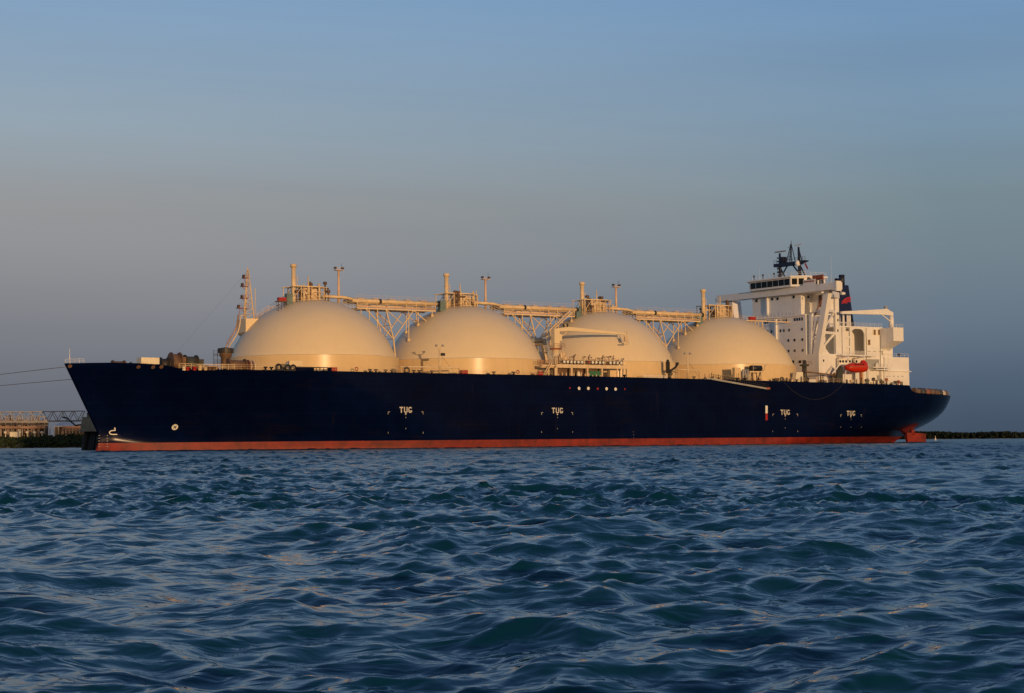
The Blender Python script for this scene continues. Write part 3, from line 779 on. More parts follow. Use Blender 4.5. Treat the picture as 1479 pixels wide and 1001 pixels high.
for i in range(9):
    t0, t1 = i/9, (i+1)/9
    P = [(um+.2*t0+(lu-um)*(1-.86*t0), lv*(1-.85*t0), wb+hgt*t0) for lu, lv in legs]; Q = [(um+.2*t1+(lu-um)*(1-.86*t1), lv*(1-.85*t1), wb+hgt*t1) for lu, lv in legs]
    for j in range(3): fm.bar(P[j], Q[(j+1) % 3], .10); fm.bar(Q[j], Q[(j+1) % 3], .10)
fm.cyl((um+.2, 0, wb+hgt-.2), (um+.2, 0, wt), .12, .08, 6)
fm.v = [(p[0], p[1]+MV, p[2]) for p in fm.v]
fmo = fm.build('fore_mast', 'buff_steel', ship)
for f, L in ((.22, 2.6), (.42, 1.6), (.66, 1.5), (.83, 1.1)):
    z = wb+hgt*f; mb = MB().cbox((um-L*.45, .2, z), (L, 1.5, .14)).rail([(um-L*.95, .95, z), (um, .95, z)], .9, .7, .04, 2)
    mb.bar((um-L*.9, .2, z), (um-.3, .2, z-.9), .12); mb.v = [(p[0], p[1]+MV, p[2]) for p in mb.v]; mb.build('mast_platform', 'rust_red', fmo)
    MB().cbox((um-L*.85, MV+.4, z+.35), (.55, .5, .7)).build('mast_lamp', 'dark_steel', fmo)
mb = MB().bar((um+1.5, 1.2, wb+.2), (um+1.5, 1.2, wb+hgt*.62), .09).bar((um+1.75, 1.2, wb+.2), (um+1.6, 1.2, wb+hgt*.62), .09)
mb.v = [(p[0], p[1]+MV, p[2]) for p in mb.v]; mb.build('mast_ladder', 'buff_steel', fmo)
mb = MB(); st = [(329.5, 503), (343, 481), (346, 471), (348, 456), (355, 456)]
pts = [Pv(x, y, -1.6) for x, y in st]
mb.path(pts, .15, 6); pts2 = [(p[0]-.3, -2.6, p[2]+.1) for p in pts]; mb.path(pts2, .13, 6); mb.build('dome_stair', 'buff_steel', ship)
mb = MB()
for aa, bb in zip(pts, pts[1:]): mb.rail([(aa[0]-.4, -1.6, aa[2]), (bb[0]-.4, -1.6, bb[2])], 1.4, .8, .035, 3)
mb.build('stair_railing', 'rust_red', ship)
pts = [(u1+d, -2.6, dome_z(d, -2.6)) for d in (-13.0, -12.0, -10.8, -9.4, -8.0, -6.6)]
mb = MB().rail(pts, 1.3, .8, .05, 3); mb.path([(p[0], -3.6, p[2]+.2) for p in pts], .12, 6); mb.build('stair_railing', 'pipe_pink', ship)
a = Pv(407, 426, 3.5); du = a[0]-u1
MB().cbox((a[0], 3.5, dome_z(du, 3.5)+2.25), (1.9, 1.0, .8)).build('hose_box', 'red', ship)
mb = MB()
for q in (-.8, 0, .8): mb.bar((a[0]+q, 3.4, dome_z(du+q, 3.4)-.1), (a[0]+q, 3.4, dome_z(du, 3.5)+1.85), .2)
mb.cbox((a[0], 3.3, dome_z(du, 3.5)+1.75), (2.6, 1.6, .16)); mb.build('hose_box_stand', 'gear_brown', ship)
a = Pv(1077, 459.5, 3.5); du = a[0]-TANK_U[3]
MB().cbox((a[0]+2.2, 3.5, a[2]), (2.0, 1.0, .8)).build('hose_box', 'red', ship)
mb = MB()
for i in range(8):
    uu = a[0]-3+i*1.3; z = dome_z(uu-TANK_U[3], 3.2); mb.bar((uu, 3.2, z-.1), (uu, 3.2, a[2]-.6), .24)
    if i % 2: mb.bar((uu, 3.2, a[2]-.8), (uu+1.3, 3.2, z-.8), .18)
mb.box((a[0]-6, 2.6, a[2]-.75), (203, 3.6, a[2]-.5)); mb.rail([(a[0]-4, 3.5, a[2]-.5), (202.5, 3.5, a[2]-.5)], 1.0, 1.5, .04, 2)
mb.build('aft_walkway', 'buff_steel', ship)

# vent house, winches and boxes on the forecastle
def at_deck(x, y, v):
    p = Pv(x, y, v); return p[0], deck(p[0])
VF = 10.0
u, wd = at_deck(326, 530, VF); k5 = Pv(326, 510, VF)[2]; k6 = Pv(326, 503.3, VF)[2]
o = MB().lathe((u, VF, 0), [(1.15, wd), (1.05, k5-1.0), (1.35, k5-.6), (1.35, k5)], 16).build('fore_ventilator', 'gear_brown', ship)
MB().lathe((u, VF, 0), [(.3, k5), (1.75, k5), (1.75, k6), (.2, k6+.25)], 18, False).build('ventilator_cap', 'dark_steel', o)
mb = MB()
for du in (-2.9, -1.9):
    mb.bar((u+du, VF, wd), (u+du, VF, k5+.6), .1)
for z in np.arange(wd+1, k5+.8, .9): mb.bar((u-2.9, VF, z), (u-1.2, VF, z), .1)
for du, z in ((-2.9, 1.6), (-2.9, 3.2)): mb.rail([(u+du, VF+.6, wd+z), (u-1.0, VF+.6, wd+z)], .9, .6, .045, 3)
mb.build('ventilator_ladder', 'dark_steel', o)
u2, wd = at_deck(341, 532, VF+2)
mb = MB().cyl((u2-1.6, VF+2, wd+1.3), (u2+1.9, VF+2, wd+1.3), 1.25, n=14)
for du in (-1.9, 2.0): mb.cyl((u2+du-.1, VF+2, wd+1.3), (u2+du+.1, VF+2, wd+1.3), 1.6, n=16)
mb.cbox((u2, VF+2, wd+.4), (5, 1.6, .8)); mb.build('mooring_winch', 'gear_brown', ship)
for i in range(4):
    uu = u2+2.7+i*.42
    MB().cyl((uu, VF+2, wd+1.25), (uu+.12, VF+2, wd+1.25), 1.45-.08*i, n=16).build('winch_flange', 'cream_box' if i % 2 else 'rust_red', ship)
def winch(x, y, v, r, L, m):
    u, wd = at_deck(x, y, v); wd = 17.0
    mb = MB().cyl((u-L*.35, v, wd+r), (u+L*.35, v, wd+r), r*.82, n=14)
    for s in (-1, 1): mb.cyl((u+s*L*.38-.12, v, wd+r), (u+s*L*.38+.12, v, wd+r), r, n=18)
    mb.cbox((u+L*.62, v, wd+r*.8), (L*.35, r*1.1, r*1.4)); mb.cbox((u, v, wd+.25), (L*1.2, r*1.6, .5)); mb.cyl((u+L*.45, v-.4, wd+r*.6), (u+L*.9, v-.4, wd+r*.6), r*.35, n=10)
    return mb.build('mooring_winch', m, ship)
winch(171, 522, 3, 1.25, 3.4, 'gear_brown')
winch(184, 522, 2, 1.1, 2.0, 'gear_brown')
winch(253, 522, 6, 2.15, 2.6, 'gear_brown'); winch(237, 523, 5, 1.6, 2.2, 'dark_steel')
winch(275, 524, 6, 1.9, 3.4, 'gear_green')
u, wd = at_deck(216, 520, 6); MB().box((u-2.2, 4.2, 17), (u+2.0, 6.6, 20.0)).box((u-2.2, 6.62, 18.9), (u-1.4, 6.9, 20.0)).build('forecastle_locker', 'cream_box', ship)
for i, (x, m, h) in enumerate(((266, 'cream_box', .8), (271, 'red', .7), (281, 'red', .8), (289, 'buff_steel', 1.0), (297, 'buff_steel', .6), (309, 'gear_brown', .8), (303, 'gear_brown', .8))):
    v = half(24+i, 17)-1.2; u, wd = at_deck(x, 531, v); MB().lathe((u, v, wd), [(.4, 0), (.4, h*.7), (.55, h*.75), (.5, h)], 10).build('mooring_bitt', m, ship)
mb = MB().rail([(20.5, half(21, 17)-.5, 17.4), (24, half(24, 17)-.5, 17.2), (31, half(31, 17)-.5, 17.15)], 1.15, 1.3, .07, 3); mb.build('forecastle_railing', 'buff_steel', ship)

for i, (x, v, h) in enumerate(((228, 7, 1.6), (243, 8, 1.3), (291, 9, 1.2), (298, 7, 1.5), (305, 9, 1.0), (312, 8, 1.4), (190, 4, .9))):
    p = Pv(x, 522, v); z0 = 17.0
    MB().cyl((p[0], v, z0), (p[0], v, z0+h), .5, .42, 9).cyl((p[0]-.9, v-.5, z0+h*.55), (p[0]+.8, v-.5, z0+h*.55), .42, n=9).build('rope_store' if i % 2 else 'capstan', ('dark_steel', 'gear_green', 'gear_brown')[i % 3], ship)
# fairleads, bollards and small gear along the port deck edge
def roller(x, y, r, m='black', hole=True):
    v = HB-.9; u, wd = at_deck(x, y, v); n = 14
    mb = MB(); pts = [(u+r*math.cos(2*math.pi*k/n), v, wd+r+.05+r*math.sin(2*math.pi*k/n)) for k in range(n+1)]
    mb.path(pts, r*.38, 6); mb.cbox((u, v, wd+.12), (r*2.2, .5, .3)); mb.build('panama_fairlead', m, ship)
def mushroom(x, y, h=.75, m='black'):
    v = HB-.9; u, wd = at_deck(x, y, v)
    MB().lathe((u, v, wd), [(.22, -.1), (.2, h*.5), (.48, h*.75), (.42, h), (.02, h+.03)], 10).build('mushroom_vent', m, ship)
for x, r in ((402.5, .62), (416, .58), (423.5, .58), (587.5, .62), (1129, .55), (1270-60, .55)): roller(x, 531, r)
for x in (383.5, 392, 411, 534, 543, 557, 566, 597.5, 605.5, 624, 713, 742, 902, 1002, 1028.5, 1150.5, 1141, 1120, 1064, 1076): mushroom(x, 533)
for x, y in ((515, 533), (748, 537)):
    v = HB-.6; p = Pv(x, y, v); mb = MB(); n = 12
    mb.path([(p[0]+.36*math.cos(2*math.pi*k/n), v, p[2]+.36*math.sin(2*math.pi*k/n)) for k in range(n+1)], .11, 6); mb.build('life_ring', 'red', ship)
for x, y, wd_ in ((482, 532.5, 1.3), (670, 537, 1.7), (780, 540, 1.2)):
    v = HB-1.0; p = Pv(x, y, v); MB().cbox((p[0], v, deck(p[0])+.5), (wd_, .8, 1.0)).build('fire_hose_box', 'red', ship)
# navy screen with wash ports between the fairleads
v = HB-.35; a = Pv(428, 530, v); b = Pv(479, 531.5, v)
mb = MB().box((a[0], v-.12, deck(a[0])+.7), (b[0], v, a[2]+.05)); L = b[0]-a[0]
for f0, f1 in ((0, .5), (.555, .57), (.66, .68), (.77, .79), (.88, 1)): mb.box((a[0]+L*f0, v-.12, deck(a[0])-.1), (a[0]+L*f1, v, deck(a[0])+.69))
mb.build('side_screen', 'hull_navy', ship)
v = HB-2.6; a = Pv(418, 521, v); b = Pv(437, 521, v); MB().box((a[0], v-.7, deck(a[0])), (b[0], v, a[2])).build('deck_store', 'buff', ship)
MB().cyl((a[0]-.6, v, deck(a[0])), (a[0]-.6, v, a[2]-.2), .25, n=8).build('store_vent', 'grey', ship)
# floodlight posts and pipe frames before the second and fourth tank
def post(x, y0, y1, v, box):
    p = Pv(x, y0, v); q = Pv(x, y1, v); u = p[0]
    mb = MB().cyl((u, v, deck(u)), (u, v, p[2]-.4), .26, .2, 10); mb.bar((u-.9, v, p[2]-.1), (u, v, p[2]-.9), .14).bar((u+.9, v, p[2]-.1), (u, v, p[2]-.9), .14).bar((u-.8, v, p[2]-.45), (u+.8, v, p[2]-.45), .12)
    o = mb.build('floodlight_post', 'buff_steel', ship)
    for s in (-1, 1): MB().cbox((u+s*.85, v, p[2]+.05), (.45, .45, .45)).build('floodlight', 'grey', o)
    if box: MB().cbox((u+.7, v+.1, p[2]-1.95), (1.05, .5, .62)).build('name_board', 'black', o)
    MB().bar((u+.2, v, p[2]-2.0), (u+4.4, v-.3, deck(u)+.1), .05).build('stay_wire', 'dark_steel', o)
post(635, 499.5, 537, 21.8, True); post(993, 511, 545, 21.8, False)
def frame(xa, xb, yt, v):
    a = Pv(xa, yt, v); b = Pv(xb, yt+.8, v)
    MB().path([(a[0], v, a[2]), (b[0], v, a[2]), (b[0], v, deck(b[0]))], .17, 8).bar((a[0], v, a[2]), (a[0], v-1.6, a[2]-.05), .2).bar((a[0]+.3, v, a[2]), (a[0]+.3, v, deck(a[0])), .18).build('foam_pipe', 'buff_steel', ship)
frame(578, 663, 529.5, 21.6); frame(979, 1010, 534, 21.6)
# dark hose-handling crane folded against the third tank
v = 22.0; u, wd = at_deck(967, 543, v)
mb = MB().cyl((u, v, wd), (u, v, wd+1.5), .45, n=10).cbox((u-.2, v, wd+1.9), (1.1, .9, 1.0)).cbox((u-.5, v, wd+3.3), (.75, .7, 2.0)).cyl((u-.5, v, wd+4.1), (u-.5, v, wd+4.8), .4, .3, 8)
mb.bar((u+.2, v, wd+2.0), (u+1.9, v, wd+2.9), .6).bar((u+1.8, v, wd+2.8), (u+2.6, v, wd+3.8), .55).cbox((u+2.5, v, wd+3.9), (.6, .5, .55)).bar((u+.1, v, wd+.5), (u+.9, v, wd+1.4), .4)
mb.build('folded_crane', 'black', ship)
MB().rail([(u-9, 23.0, deck(u)), (u-1.5, 23.0, deck(u))], .7, .7, .09, 2).build('white_railing', 'white', ship)
# raft stand, lockers and pipes before the aftermost tank
v = 21.8; a = Pv(1083.5, 546, v); b = Pv(1101, 533, v); wd = deck(a[0]); wt_ = Pv(1090, 536, v)[2]
mb = MB().box((a[0], v-1.2, wt_-.35), (b[0], v, wt_))
for f in (.05, .35, .65, .95): mb.cyl((a[0]+(b[0]-a[0])*f, v-.3, wd), (a[0]+(b[0]-a[0])*f, v-.3, wt_-.35), .2, n=7)
o = mb.build('raft_stand', 'buff_steel', ship)
mb = MB().cyl((a[0]+.7, v-.5, wt_+.75), (b[0]-.1, v-.5, wt_+.75), .75, n=12)
o2 = mb.build('winch_drum', 'black', o)
mb = MB().cyl((a[0]+.9, v+.2, wt_+.05), (a[0]+.9, v+.2, wt_+1.6), .1, n=6)
mb.path([(b[0], v, wt_), (b[0]+.8, v, wt_+.6), (b[0]+.7, v, wt_+1.2), (b[0]+1.4, v, wt_+1.7)], .09, 6); mb.build('raft_davit', 'grey', o)
p = Pv(1066, 536, 21.4); MB().box((p[0]-1.1, 20.4, deck(p[0])), (p[0]+.9, 21.4, p[2]+.9)).build('deck_store', 'buff_skirt', ship)
for i, x in enumerate((1073, 1076.5, 1080)):
    p = Pv(x, 538, 21.4); MB().cyl((p[0], 21.4, deck(p[0])), (p[0], 21.4, p[2]+.8), .28, n=8).build('gas_bottle', 'grey', ship)
for i in range(9):
    x = 1018+i*9.8; p = Pv(x, 546, 22.3); MB().cyl((p[0], 22.3, deck(p[0])), (p[0], 22.3, deck(p[0])+1.5+.4*(i % 2)), .08, n=5).cbox((p[0]+.1, 22.3, deck(p[0])+.5), (.5, .4, .4)).build('vent_pipe', 'gear_brown', ship)
p = Pv(1154.5, 545, 21.0); q = Pv(1154.5, 537.5, 21.0)
MB().prism([(p[0]-1.5, 19.6, deck(p[0])), (p[0]+1.4, 19.6, deck(p[0])), (p[0]+1.3, 19.6, q[2]), (p[0]-.9, 19.6, q[2])], (0, 1.4, 0)).build('deck_store', 'cream_box', ship)
p = Pv(1174, 546, 21.6); MB().box((p[0]-1.4, 20.8, deck(p[0])), (p[0]+1.3, 21.8, deck(p[0])+.95)).build('white_locker', 'white', ship)
p = Pv(1162, 540, 17); wd = deck(p[0]); o = MB().cyl((p[0], 17, wd), (p[0], 17, wd+4.6), .7, .6, 12).lathe((p[0], 17, wd+4.6), [(.6, 0), (1.3, .1), (1.3, .5), (.5, .6), (.5, 1.6), (.05, 1.7)], 12).build('provision_post', 'gear_green', ship)
mb = MB().rail([(p[0]-1.4, 18.3, wd+4.9), (p[0]+1.4, 18.3, wd+4.9)], 1, .9, .05, 2); mb.build('post_railing', 'gear_brown', o)
rnd = random.Random(9)
for i in range(26):
    x = 1122+i*7.2; v = rnd.uniform(20.6, 22.4); p = Pv(x, 549, v)
    if p[0] > 228: break
    h = rnd.uniform(.6, 1.7); m = rnd.choice(['black', 'gear_brown', 'gear_green', 'buff_steel', 'dark_steel'])
    v = min(v, half(p[0], top(p[0]))-1)
    mb = MB().cyl((p[0], v, deck(p[0])), (p[0], v, deck(p[0])+h), rnd.uniform(.12, .4), n=8)
    if i % 3 == 0: mb.cyl((p[0]-.5, v, deck(p[0])+h*.7), (p[0]+.6, v, deck(p[0])+h*.7), .35, n=9)
    mb.build('deck_fitting', m, ship)

# accommodation ladder stowed along the side
v = HB+.55; a = Pv(1026, 546, v); b = Pv(1108, 560.5, v)
o = MB().prism([(a[0], v-.45, a[2]), (b[0], v-.45, b[2]), (b[0], v-.45, b[2]-.42), (a[0], v-.45, a[2]-.42)], (0, .9, 0)).build('accommodation_ladder', 'grey', ship)
mb = MB(); n = 26
for i in range(n+1):
    t = i/n; p = Vector(a).lerp(Vector(b), t); mb.bar((p.x, v+.4, p.z), (p.x, v+.4, p.z+1.0), .07); mb.bar((p.x, v-.4, p.z), (p.x, v-.4, p.z+1.0), .07)
for z in (.5, 1.0):
    for s in (.4, -.4): mb.bar((a[0], v+s, a[2]+z), (b[0], v+s, b[2]+z), .06)
mb.build('ladder_railing', 'dark_steel', o)
mb = MB().cbox((b[0], v, b[2]-.1), (1.2, 1.0, .5)); mb.build('ladder_foot', 'rust_red', o)
mb = MB().box((a[0]-1.5, HB-1.2, a[2]-.35), (a[0]+1.2, v+.5, a[2]-.1)); mb.build('ladder_turntable', 'grey', o)
MB().bar((b[0]-1, v, b[2]), (b[0]-1.6, HB-.2, top(b[0])+2.2), .06).bar((b[0]-1.6, HB-.2, top(b[0])+2.2), (b[0]-1.6, HB-1.2, top(b[0])-.1), .25).build('ladder_fall', 'dark_steel', o)

# ------------------------------------------------------------------ bridge house
UF = 203.0; VP = 15.0
def pane(x, y, wpx, hpx, parent, u=UF, mat='glass'):
    p = Pu(x, y, u); q = Pu(x+wpx, y+hpx, u); w_ = abs(q[1]-p[1]); h_ = abs(q[2]-p[2])
    MB().cbox((u-.05, p[1], p[2]), (.12, w_, h_)).build('window', mat, parent)
def pane_side(x, y, wpx, hpx, parent, v, mat='glass'):
    p = Pv(x, y, v); q = Pv(x+wpx, y+hpx, v)
    MB().cbox((p[0], v+.04, p[2]), (abs(q[0]-p[0]), .12, abs(q[2]-p[2]))).build('window', mat, parent)
V1 = Pu(1164, 480, UF)[1]; V1u = Pu(1155.5, 430, UF)[1]; V0u = Pu(1085.5, 430, UF)[1]
WL = Pu(1164, 453.5, UF)[2]; WB_ = Pu(1155, 424, UF)[2]; WD = 15.5
WSOL = Pu(1178, 511, UF)[2]
block = MB().box((UF, -15, WD), (UF+13, V1, WL)).box((UF+.02, V1+.01, WD), (UF+24, VP-.01, WSOL)).build('accommodation_block', 'white', ship)
upper = MB().box((UF+.3, V0u, WL+.02), (UF+13, V1u, WB_)).build('bridge_deck_house', 'white', ship)
MB().box((UF-.35, -15.2, WL-.35), (UF+.6, V1+.2, WL-.02)).build('deck_ledge', 'white', upper)
MB().rail([(UF-.25, -14, WL), (UF-.25, V1u, WL)], 1.1, 1.5, .035, 3).build('ledge_railing', 'white', upper)
# windows on the forward face
for x in (1105.5, 1109, 1119, 1125, 1132, 1136, 1148, 1151.5, 1155, 1158.7):
    pane(x, 460.5+(1160-x)*.09, 1.7, 4.2, block)
for x in (1109, 1114.5, 1127.5, 1132.5, 1140, 1158.7): pane(x, 475.5+(1160-x)*.07, 1.6, 3.8, block)
for x in (1139, 1148, 1159.2): pane(x, 490.5+(1160-x)*.06, 1.9, 3.6, block)
for x in (1139.3, 1148.3, 1159.7): pane(x, 506+(1160-x)*.05, 1.6, 3.6, block)
for x in (1145.5, 1155.7, 1162.5): pane(x, 522.5, 3.2, 3.6, block)
for x, y in ((1093, 434.6), (1115.5, 432), (1123.3, 431.5), (1146.6, 429), (1167.5, 429)): pane(x, y, 2.6, 3.4, upper, UF+.3)
# vertical ducts on the forward face
for x, y0, y1, par, uu in ((1109, 426, 456, upper, UF+.3), (1121.5, 461, 496, block, UF)):
    p = Pu(x, y0, uu); q = Pu(x, y1, uu); MB().box((uu-.55, p[1]-.35, q[2]), (uu-.01, p[1]+.3, p[2])).build('duct', 'white', par)
# bridge: wheelhouse and wings
wb0 = Pu(1085, 433, UF)[2]-.3
VL, VR = Pu(1036, 430, UF)[1]+1.0, 21.6
WW0, WW1 = WB_+.02, WB_+1.9
VR = Pu(1206.5, 412, UF-1.2)[1]-.3
bridge_o = MB().box((UF-1.2, VL, WW0), (UF+1.6, VR, WW1)).box((UF+1.62, V0u, WW0), (UF+6, V1u+4.5, WW1-.02)).build('bridge_wing_deck', 'white', ship)
VC = (V0u+V1u)/2
wh = MB().prism([(UF-2.4, V0u+2.0, WW1+.01), (UF-2.4, V1u-1.0, WW1+.01), (UF+.5, V1u+1.6, WW1+.01), (UF+8, V1u+1.6, WW1+.01), (UF+8, V0u-.8, WW1+.01), (UF+.5, V0u-.8, WW1+.01)], (0, 0, 2.5)).build('wheelhouse', 'white', ship)
MB().prism([(UF-2.9, V0u+1.6, WW1+2.52), (UF-2.9, V1u-.6, WW1+2.52), (UF+.3, V1u+2.2, WW1+2.52), (UF+8.4, V1u+2.2, WW1+2.52), (UF+8.4, V0u-1.4, WW1+2.52), (UF+.3, V0u-1.4, WW1+2.52)], (0, 0, .4)).build('wheelhouse_roof', 'white', wh)
ztop = WW1+2.92
MB().rail([(UF-2.6, V0u+1.8, ztop), (UF-2.6, V1u-.8, ztop), (UF+.3, V1u+2, ztop), (UF+8, V1u+2, ztop)], 1.0, 1.6, .04, 2).build('roof_railing', 'white', wh)
nw = 7; va, vb = V0u+2.3, V1u-1.3
for i in range(nw):
    f0, f1 = i/nw, (i+1)/nw
    MB().box((UF-2.46, va+(vb-va)*f0+.14, WW1+.5), (UF-2.34, va+(vb-va)*f1-.14, WW1+2.2)).build('bridge_window', 'glass', wh)
for i in range(2):
    A = Vector((UF-2.4, V1u-1.0, 0)); B = Vector((UF+.5, V1u+1.6, 0)); nrm = Vector((-(A-B).y, (A-B).x, 0)).normalized()*-.06
    p = A.lerp(B, .08+.47*i); q = A.lerp(B, .45+.47*i)
    MB().prism([(*(p+nrm).xy, WW1+.55), (*(q+nrm).xy, WW1+.55), (*(q+nrm).xy, WW1+2.2), (*(p+nrm).xy, WW1+2.2)], -nrm*1.6).build('bridge_window', 'glass', wh)
    A = Vector((UF-2.4, V0u+2.0, 0)); B = Vector((UF+.5, V0u-.8, 0)); nrm = Vector((-(A-B).y, (A-B).x, 0)).normalized()*.06
    p = A.lerp(B, .08+.47*i); q = A.lerp(B, .45+.47*i)
    MB().prism([(*(p+nrm).xy, WW1+.55), (*(q+nrm).xy, WW1+.55), (*(q+nrm).xy, WW1+2.2), (*(p+nrm).xy, WW1+2.2)], -nrm*1.6).build('bridge_window', 'glass', wh)
for i in range(3): MB().box((UF+1.2+i*2.2, V1u+1.56, WW1+.55), (UF+2.9+i*2.2, V1u+1.68, WW1+2.2)).build('bridge_window', 'glass', wh)
# starboard wing support and lamp
p = Pu(1053, 434, UF); q = Pu(1060, 457, UF)
MB().prism([(UF, p[1]-1.6, WW0-.02), (UF, p[1]+1.3, WW0-.02), (UF, q[1]+.9, q[2]-6), (UF, q[1]-1.6, q[2]-6)], (3.2, 0, 0)).build('wing_support', 'white', bridge_o)
MB().cbox((UF-.6, VL-.4, WW0+.6), (1.0, .8, 1.0)).build('wing_lamp', 'white', bridge_o)
# port wing: end cab, wind screen, raked support frame with openings
MB().box((UF-1.25, VR+.02, WW0-.5), (UF+.55, VR+.75, WW1+.3)).build('wing_cab', 'white', bridge_o)
MB().cyl((UF+.9, VR+.3, WW0-1.1), (UF+2.1, VR+.3, WW0-1.1), .4, n=10).bar((UF+1.1, VR+.2, WW0-1.1), (UF+1.1, VR-.2, WW0+.1), .2).build('searchlight', 'white', bridge_o)
MB().rail([(UF-1.0, V1u+3, WW1), (UF-1.0, VR-.3, WW1)], 1.05, 1.2, .05, 3).build('wing_railing', 'white', bridge_o)
MB().box((UF-1.0, V1u+2.4, WW1+.02), (UF-.9, V1u+7.2, WW1+1.5)).build('name_board', 'white', bridge_o)
mb = MB()
for i in range(10): mb.cbox((UF-1.05, V1u+2.9+i*.42, WW1+1.0), (.08, .3, .34))
mb.build('name_lettering', 'rust_red', bridge_o)
mb = MB()
for i in range(8): mb.cyl((UF+1, V1u+4.2+i*.55, WW1+1.5), (UF+1, V1u+4.2+i*.55, WW1+2.7), .22, n=8)
mb.box((UF+.6, V1u+3.8, WW1+1.3), (UF+1.4, V1u+8.4, WW1+1.5)); mb.build('signal_rack', 'rust_red', bridge_o)
VT = Pu(1197, 425, UF)[1]; VTi = Pu(1190, 425, UF)[1]
VBo = VP; VBi = VP-2.3
def rake(w, v0, v1): return v0 + (v1-v0)*(w-WSOL)/(WW0-WSOL)
col = MB().prism([(UF, VBi, WSOL), (UF, VBo, WSOL), (UF, VT, WW0-.02), (UF, VTi, WW0-.02)], (1.3, 0, 0)).build('wing_frame', 'white', bridge_o)
vin0 = V1+1.2; vin1 = V1+2.0
MB().prism([(UF+.01, vin0, WSOL), (UF+.01, vin1, WSOL), (UF+.01, vin1+.4, WL), (UF+.01, vin0+.2, WL)], (1.1, 0, 0)).build('frame_post', 'white', bridge_o)
for y, h in ((457, 1.2), (487, .7)):
    w = Pu(1178, y, UF)[2]; MB().box((UF+.15, vin0+.9, w-h), (UF+1.0, rake(w, VBi, VTi)+.3, w)).build('frame_rung', 'white', bridge_o)
w = Pu(1178, 460, UF)[2]; w2 = Pu(1178, 485, UF)[2]
MB().prism([(UF+.2, vin1, w2), (UF+.2, vin1+.5, w2), (UF+.2, vin1+2.0, w), (UF+.2, vin1+1.3, w)], (.7, 0, 0)).build('frame_brace', 'white', bridge_o)
# side frame between the raked column and the after post
up = Pv(1209.5, 470, VP)[0]
MB().box((up-.7, VP-.8, WSOL), (up+.7, VP, WW0-.4)).build('frame_post', 'white', bridge_o)
MB().prism([(UF+1.31, VT-.9, WW0-1.6), (up+.7, VP-.5, WW0-1.6), (up+.7, VP-.5, WW0-.05), (UF+1.31, VT-.9, WW0-.05)], (0, .8, 0)).build('frame_head', 'white', bridge_o)
for y in (452, 483):
    w = Pv(1203, y, VP)[2]; vv = rake(w, VBo, VT)
    MB().prism([(UF+1.31, vv-.75, w), (up-.7, VP-.75, w), (up-.7, VP-.05, w), (UF+1.31, vv-.05, w)], (0, 0, .7)).build('frame_rung', 'white', bridge_o)
    wl_ = w-4.0; vl = rake(wl_, VBo, VT)
    MB().prism([(UF+1.31, vl-.6, wl_), (up-.9, VP-.6, w-.1), (up-.9, VP-.6, w+.65), (UF+1.31, vl-.6, wl_+.75)], (0, .5, 0)).build('frame_brace', 'white', bridge_o)
MB().prism([(UF+1.31, VP-.7, WSOL), (UF+4.2, VP-.7, WSOL), (UF+1.31, VP-.3, WSOL+2.6)], (0, .5, 0)).build('frame_gusset', 'white', bridge_o)
# wing underside and stairs seen in the recess between house and frame
MB().box((UF+2.2, V1+1.5, WL+.6), (UF+5.5, V1+4.5, WL+.9)).build('stair_landing', 'white', bridge_o)
MB().bar((UF+2.6, V1+.6, WL-.6), (UF+2.6, V1+3.8, WL+4.0), .35).build('outside_stair', 'rust_red', bridge_o)
MB().box((UF+4.0, V1u+3.0, WL+2.0), (UF+4.12, V1u+4.1, WL+5.2)).build('stair_door', 'gear_brown', bridge_o)
MB().box((UF+4.15, V1u+.05, WL+.05), (UF+6.2, V1u+6.5, WW0-.02)).build('wing_house', 'white', bridge_o)
# port side: windows, arch recess, after house, lower houses
for x, y in ((1189.5, 521), (1194, 476.5), (1210, 462.5), (1210, 477.5)): pane_side(x, y, 1.5, 3.4, block, VP)
ug0, ug1 = Pv(1222, 500, VP)[0], Pv(1249, 500, VP)[0]
wa0, wa1 = Pv(1235, 514, VP)[2], Pv(1235, 474, VP)[2]
WR = Pv(1215, 470.5, VP)[2]

ue_ = Pv(1275, 490, VP)[0]; ul_ = Pv(1289.5, 510, VP)[0]
after = MB().box((UF+13.02, -15, WD), (ue_, V1-.02, WR)).box((UF+24.02, V1-.01, WD), (ul_, VP-.42, Pv(1282, 503, VP)[2]-.05)).build('engine_casing', 'white', ship)
MB().box((up+.72, V1+.02, WR-.35), (ue_, VP, WR)).build('casing_roof', 'white', after)
MB().box((up+.72, VP-.4, WSOL+.01), (ug0, VP, WR-.36)).build('side_screen', 'white', after)
MB().box((ug1-.0, VP-.4, WSOL+.01), (ue_, VP, WR-.36)).build('side_screen', 'white', after)
MB().box((ue_-.6, VP-.41, WD), (ul_, VP+.0, Pv(1282, 503, VP)[2])).build('side_screen', 'white', after)
us0 = Pv(1228.6, 495, VP)[0]
MB().box((us0-.25, VP-.38, WSOL+.01), (us0+.25, VP-.02, WR-.36)).build('screen_post', 'white', after)
for y in (487, 501): 
    w = Pv(1225, y, VP)[2]; MB().box((ug0+.01, VP-1.5, w-.25), (us0-.26, VP-.03, w+.25)).build('screen_shelf', 'white', after)
hd = Pv(1236, 475, VP)[2]
arc = [(us0+.26, hd), (us0+.26, hd-1.5), (us0+.5, hd-.8), (us0+1.0, hd-.25), (us0+1.7, hd)]
MB().prism([(p[0], VP-.38, p[1]) for p in arc], (0, .36, 0)).build('arch_corner', 'white', after)
arc = [(ug1-.01, hd), (ug1-.01, hd-1.5), (ug1-.25, hd-.8), (ug1-.75, hd-.25), (ug1-1.45, hd)]
MB().prism([(p[0], VP-.38, p[1]) for p in arc], (0, .36, 0)).build('arch_corner', 'white', after)
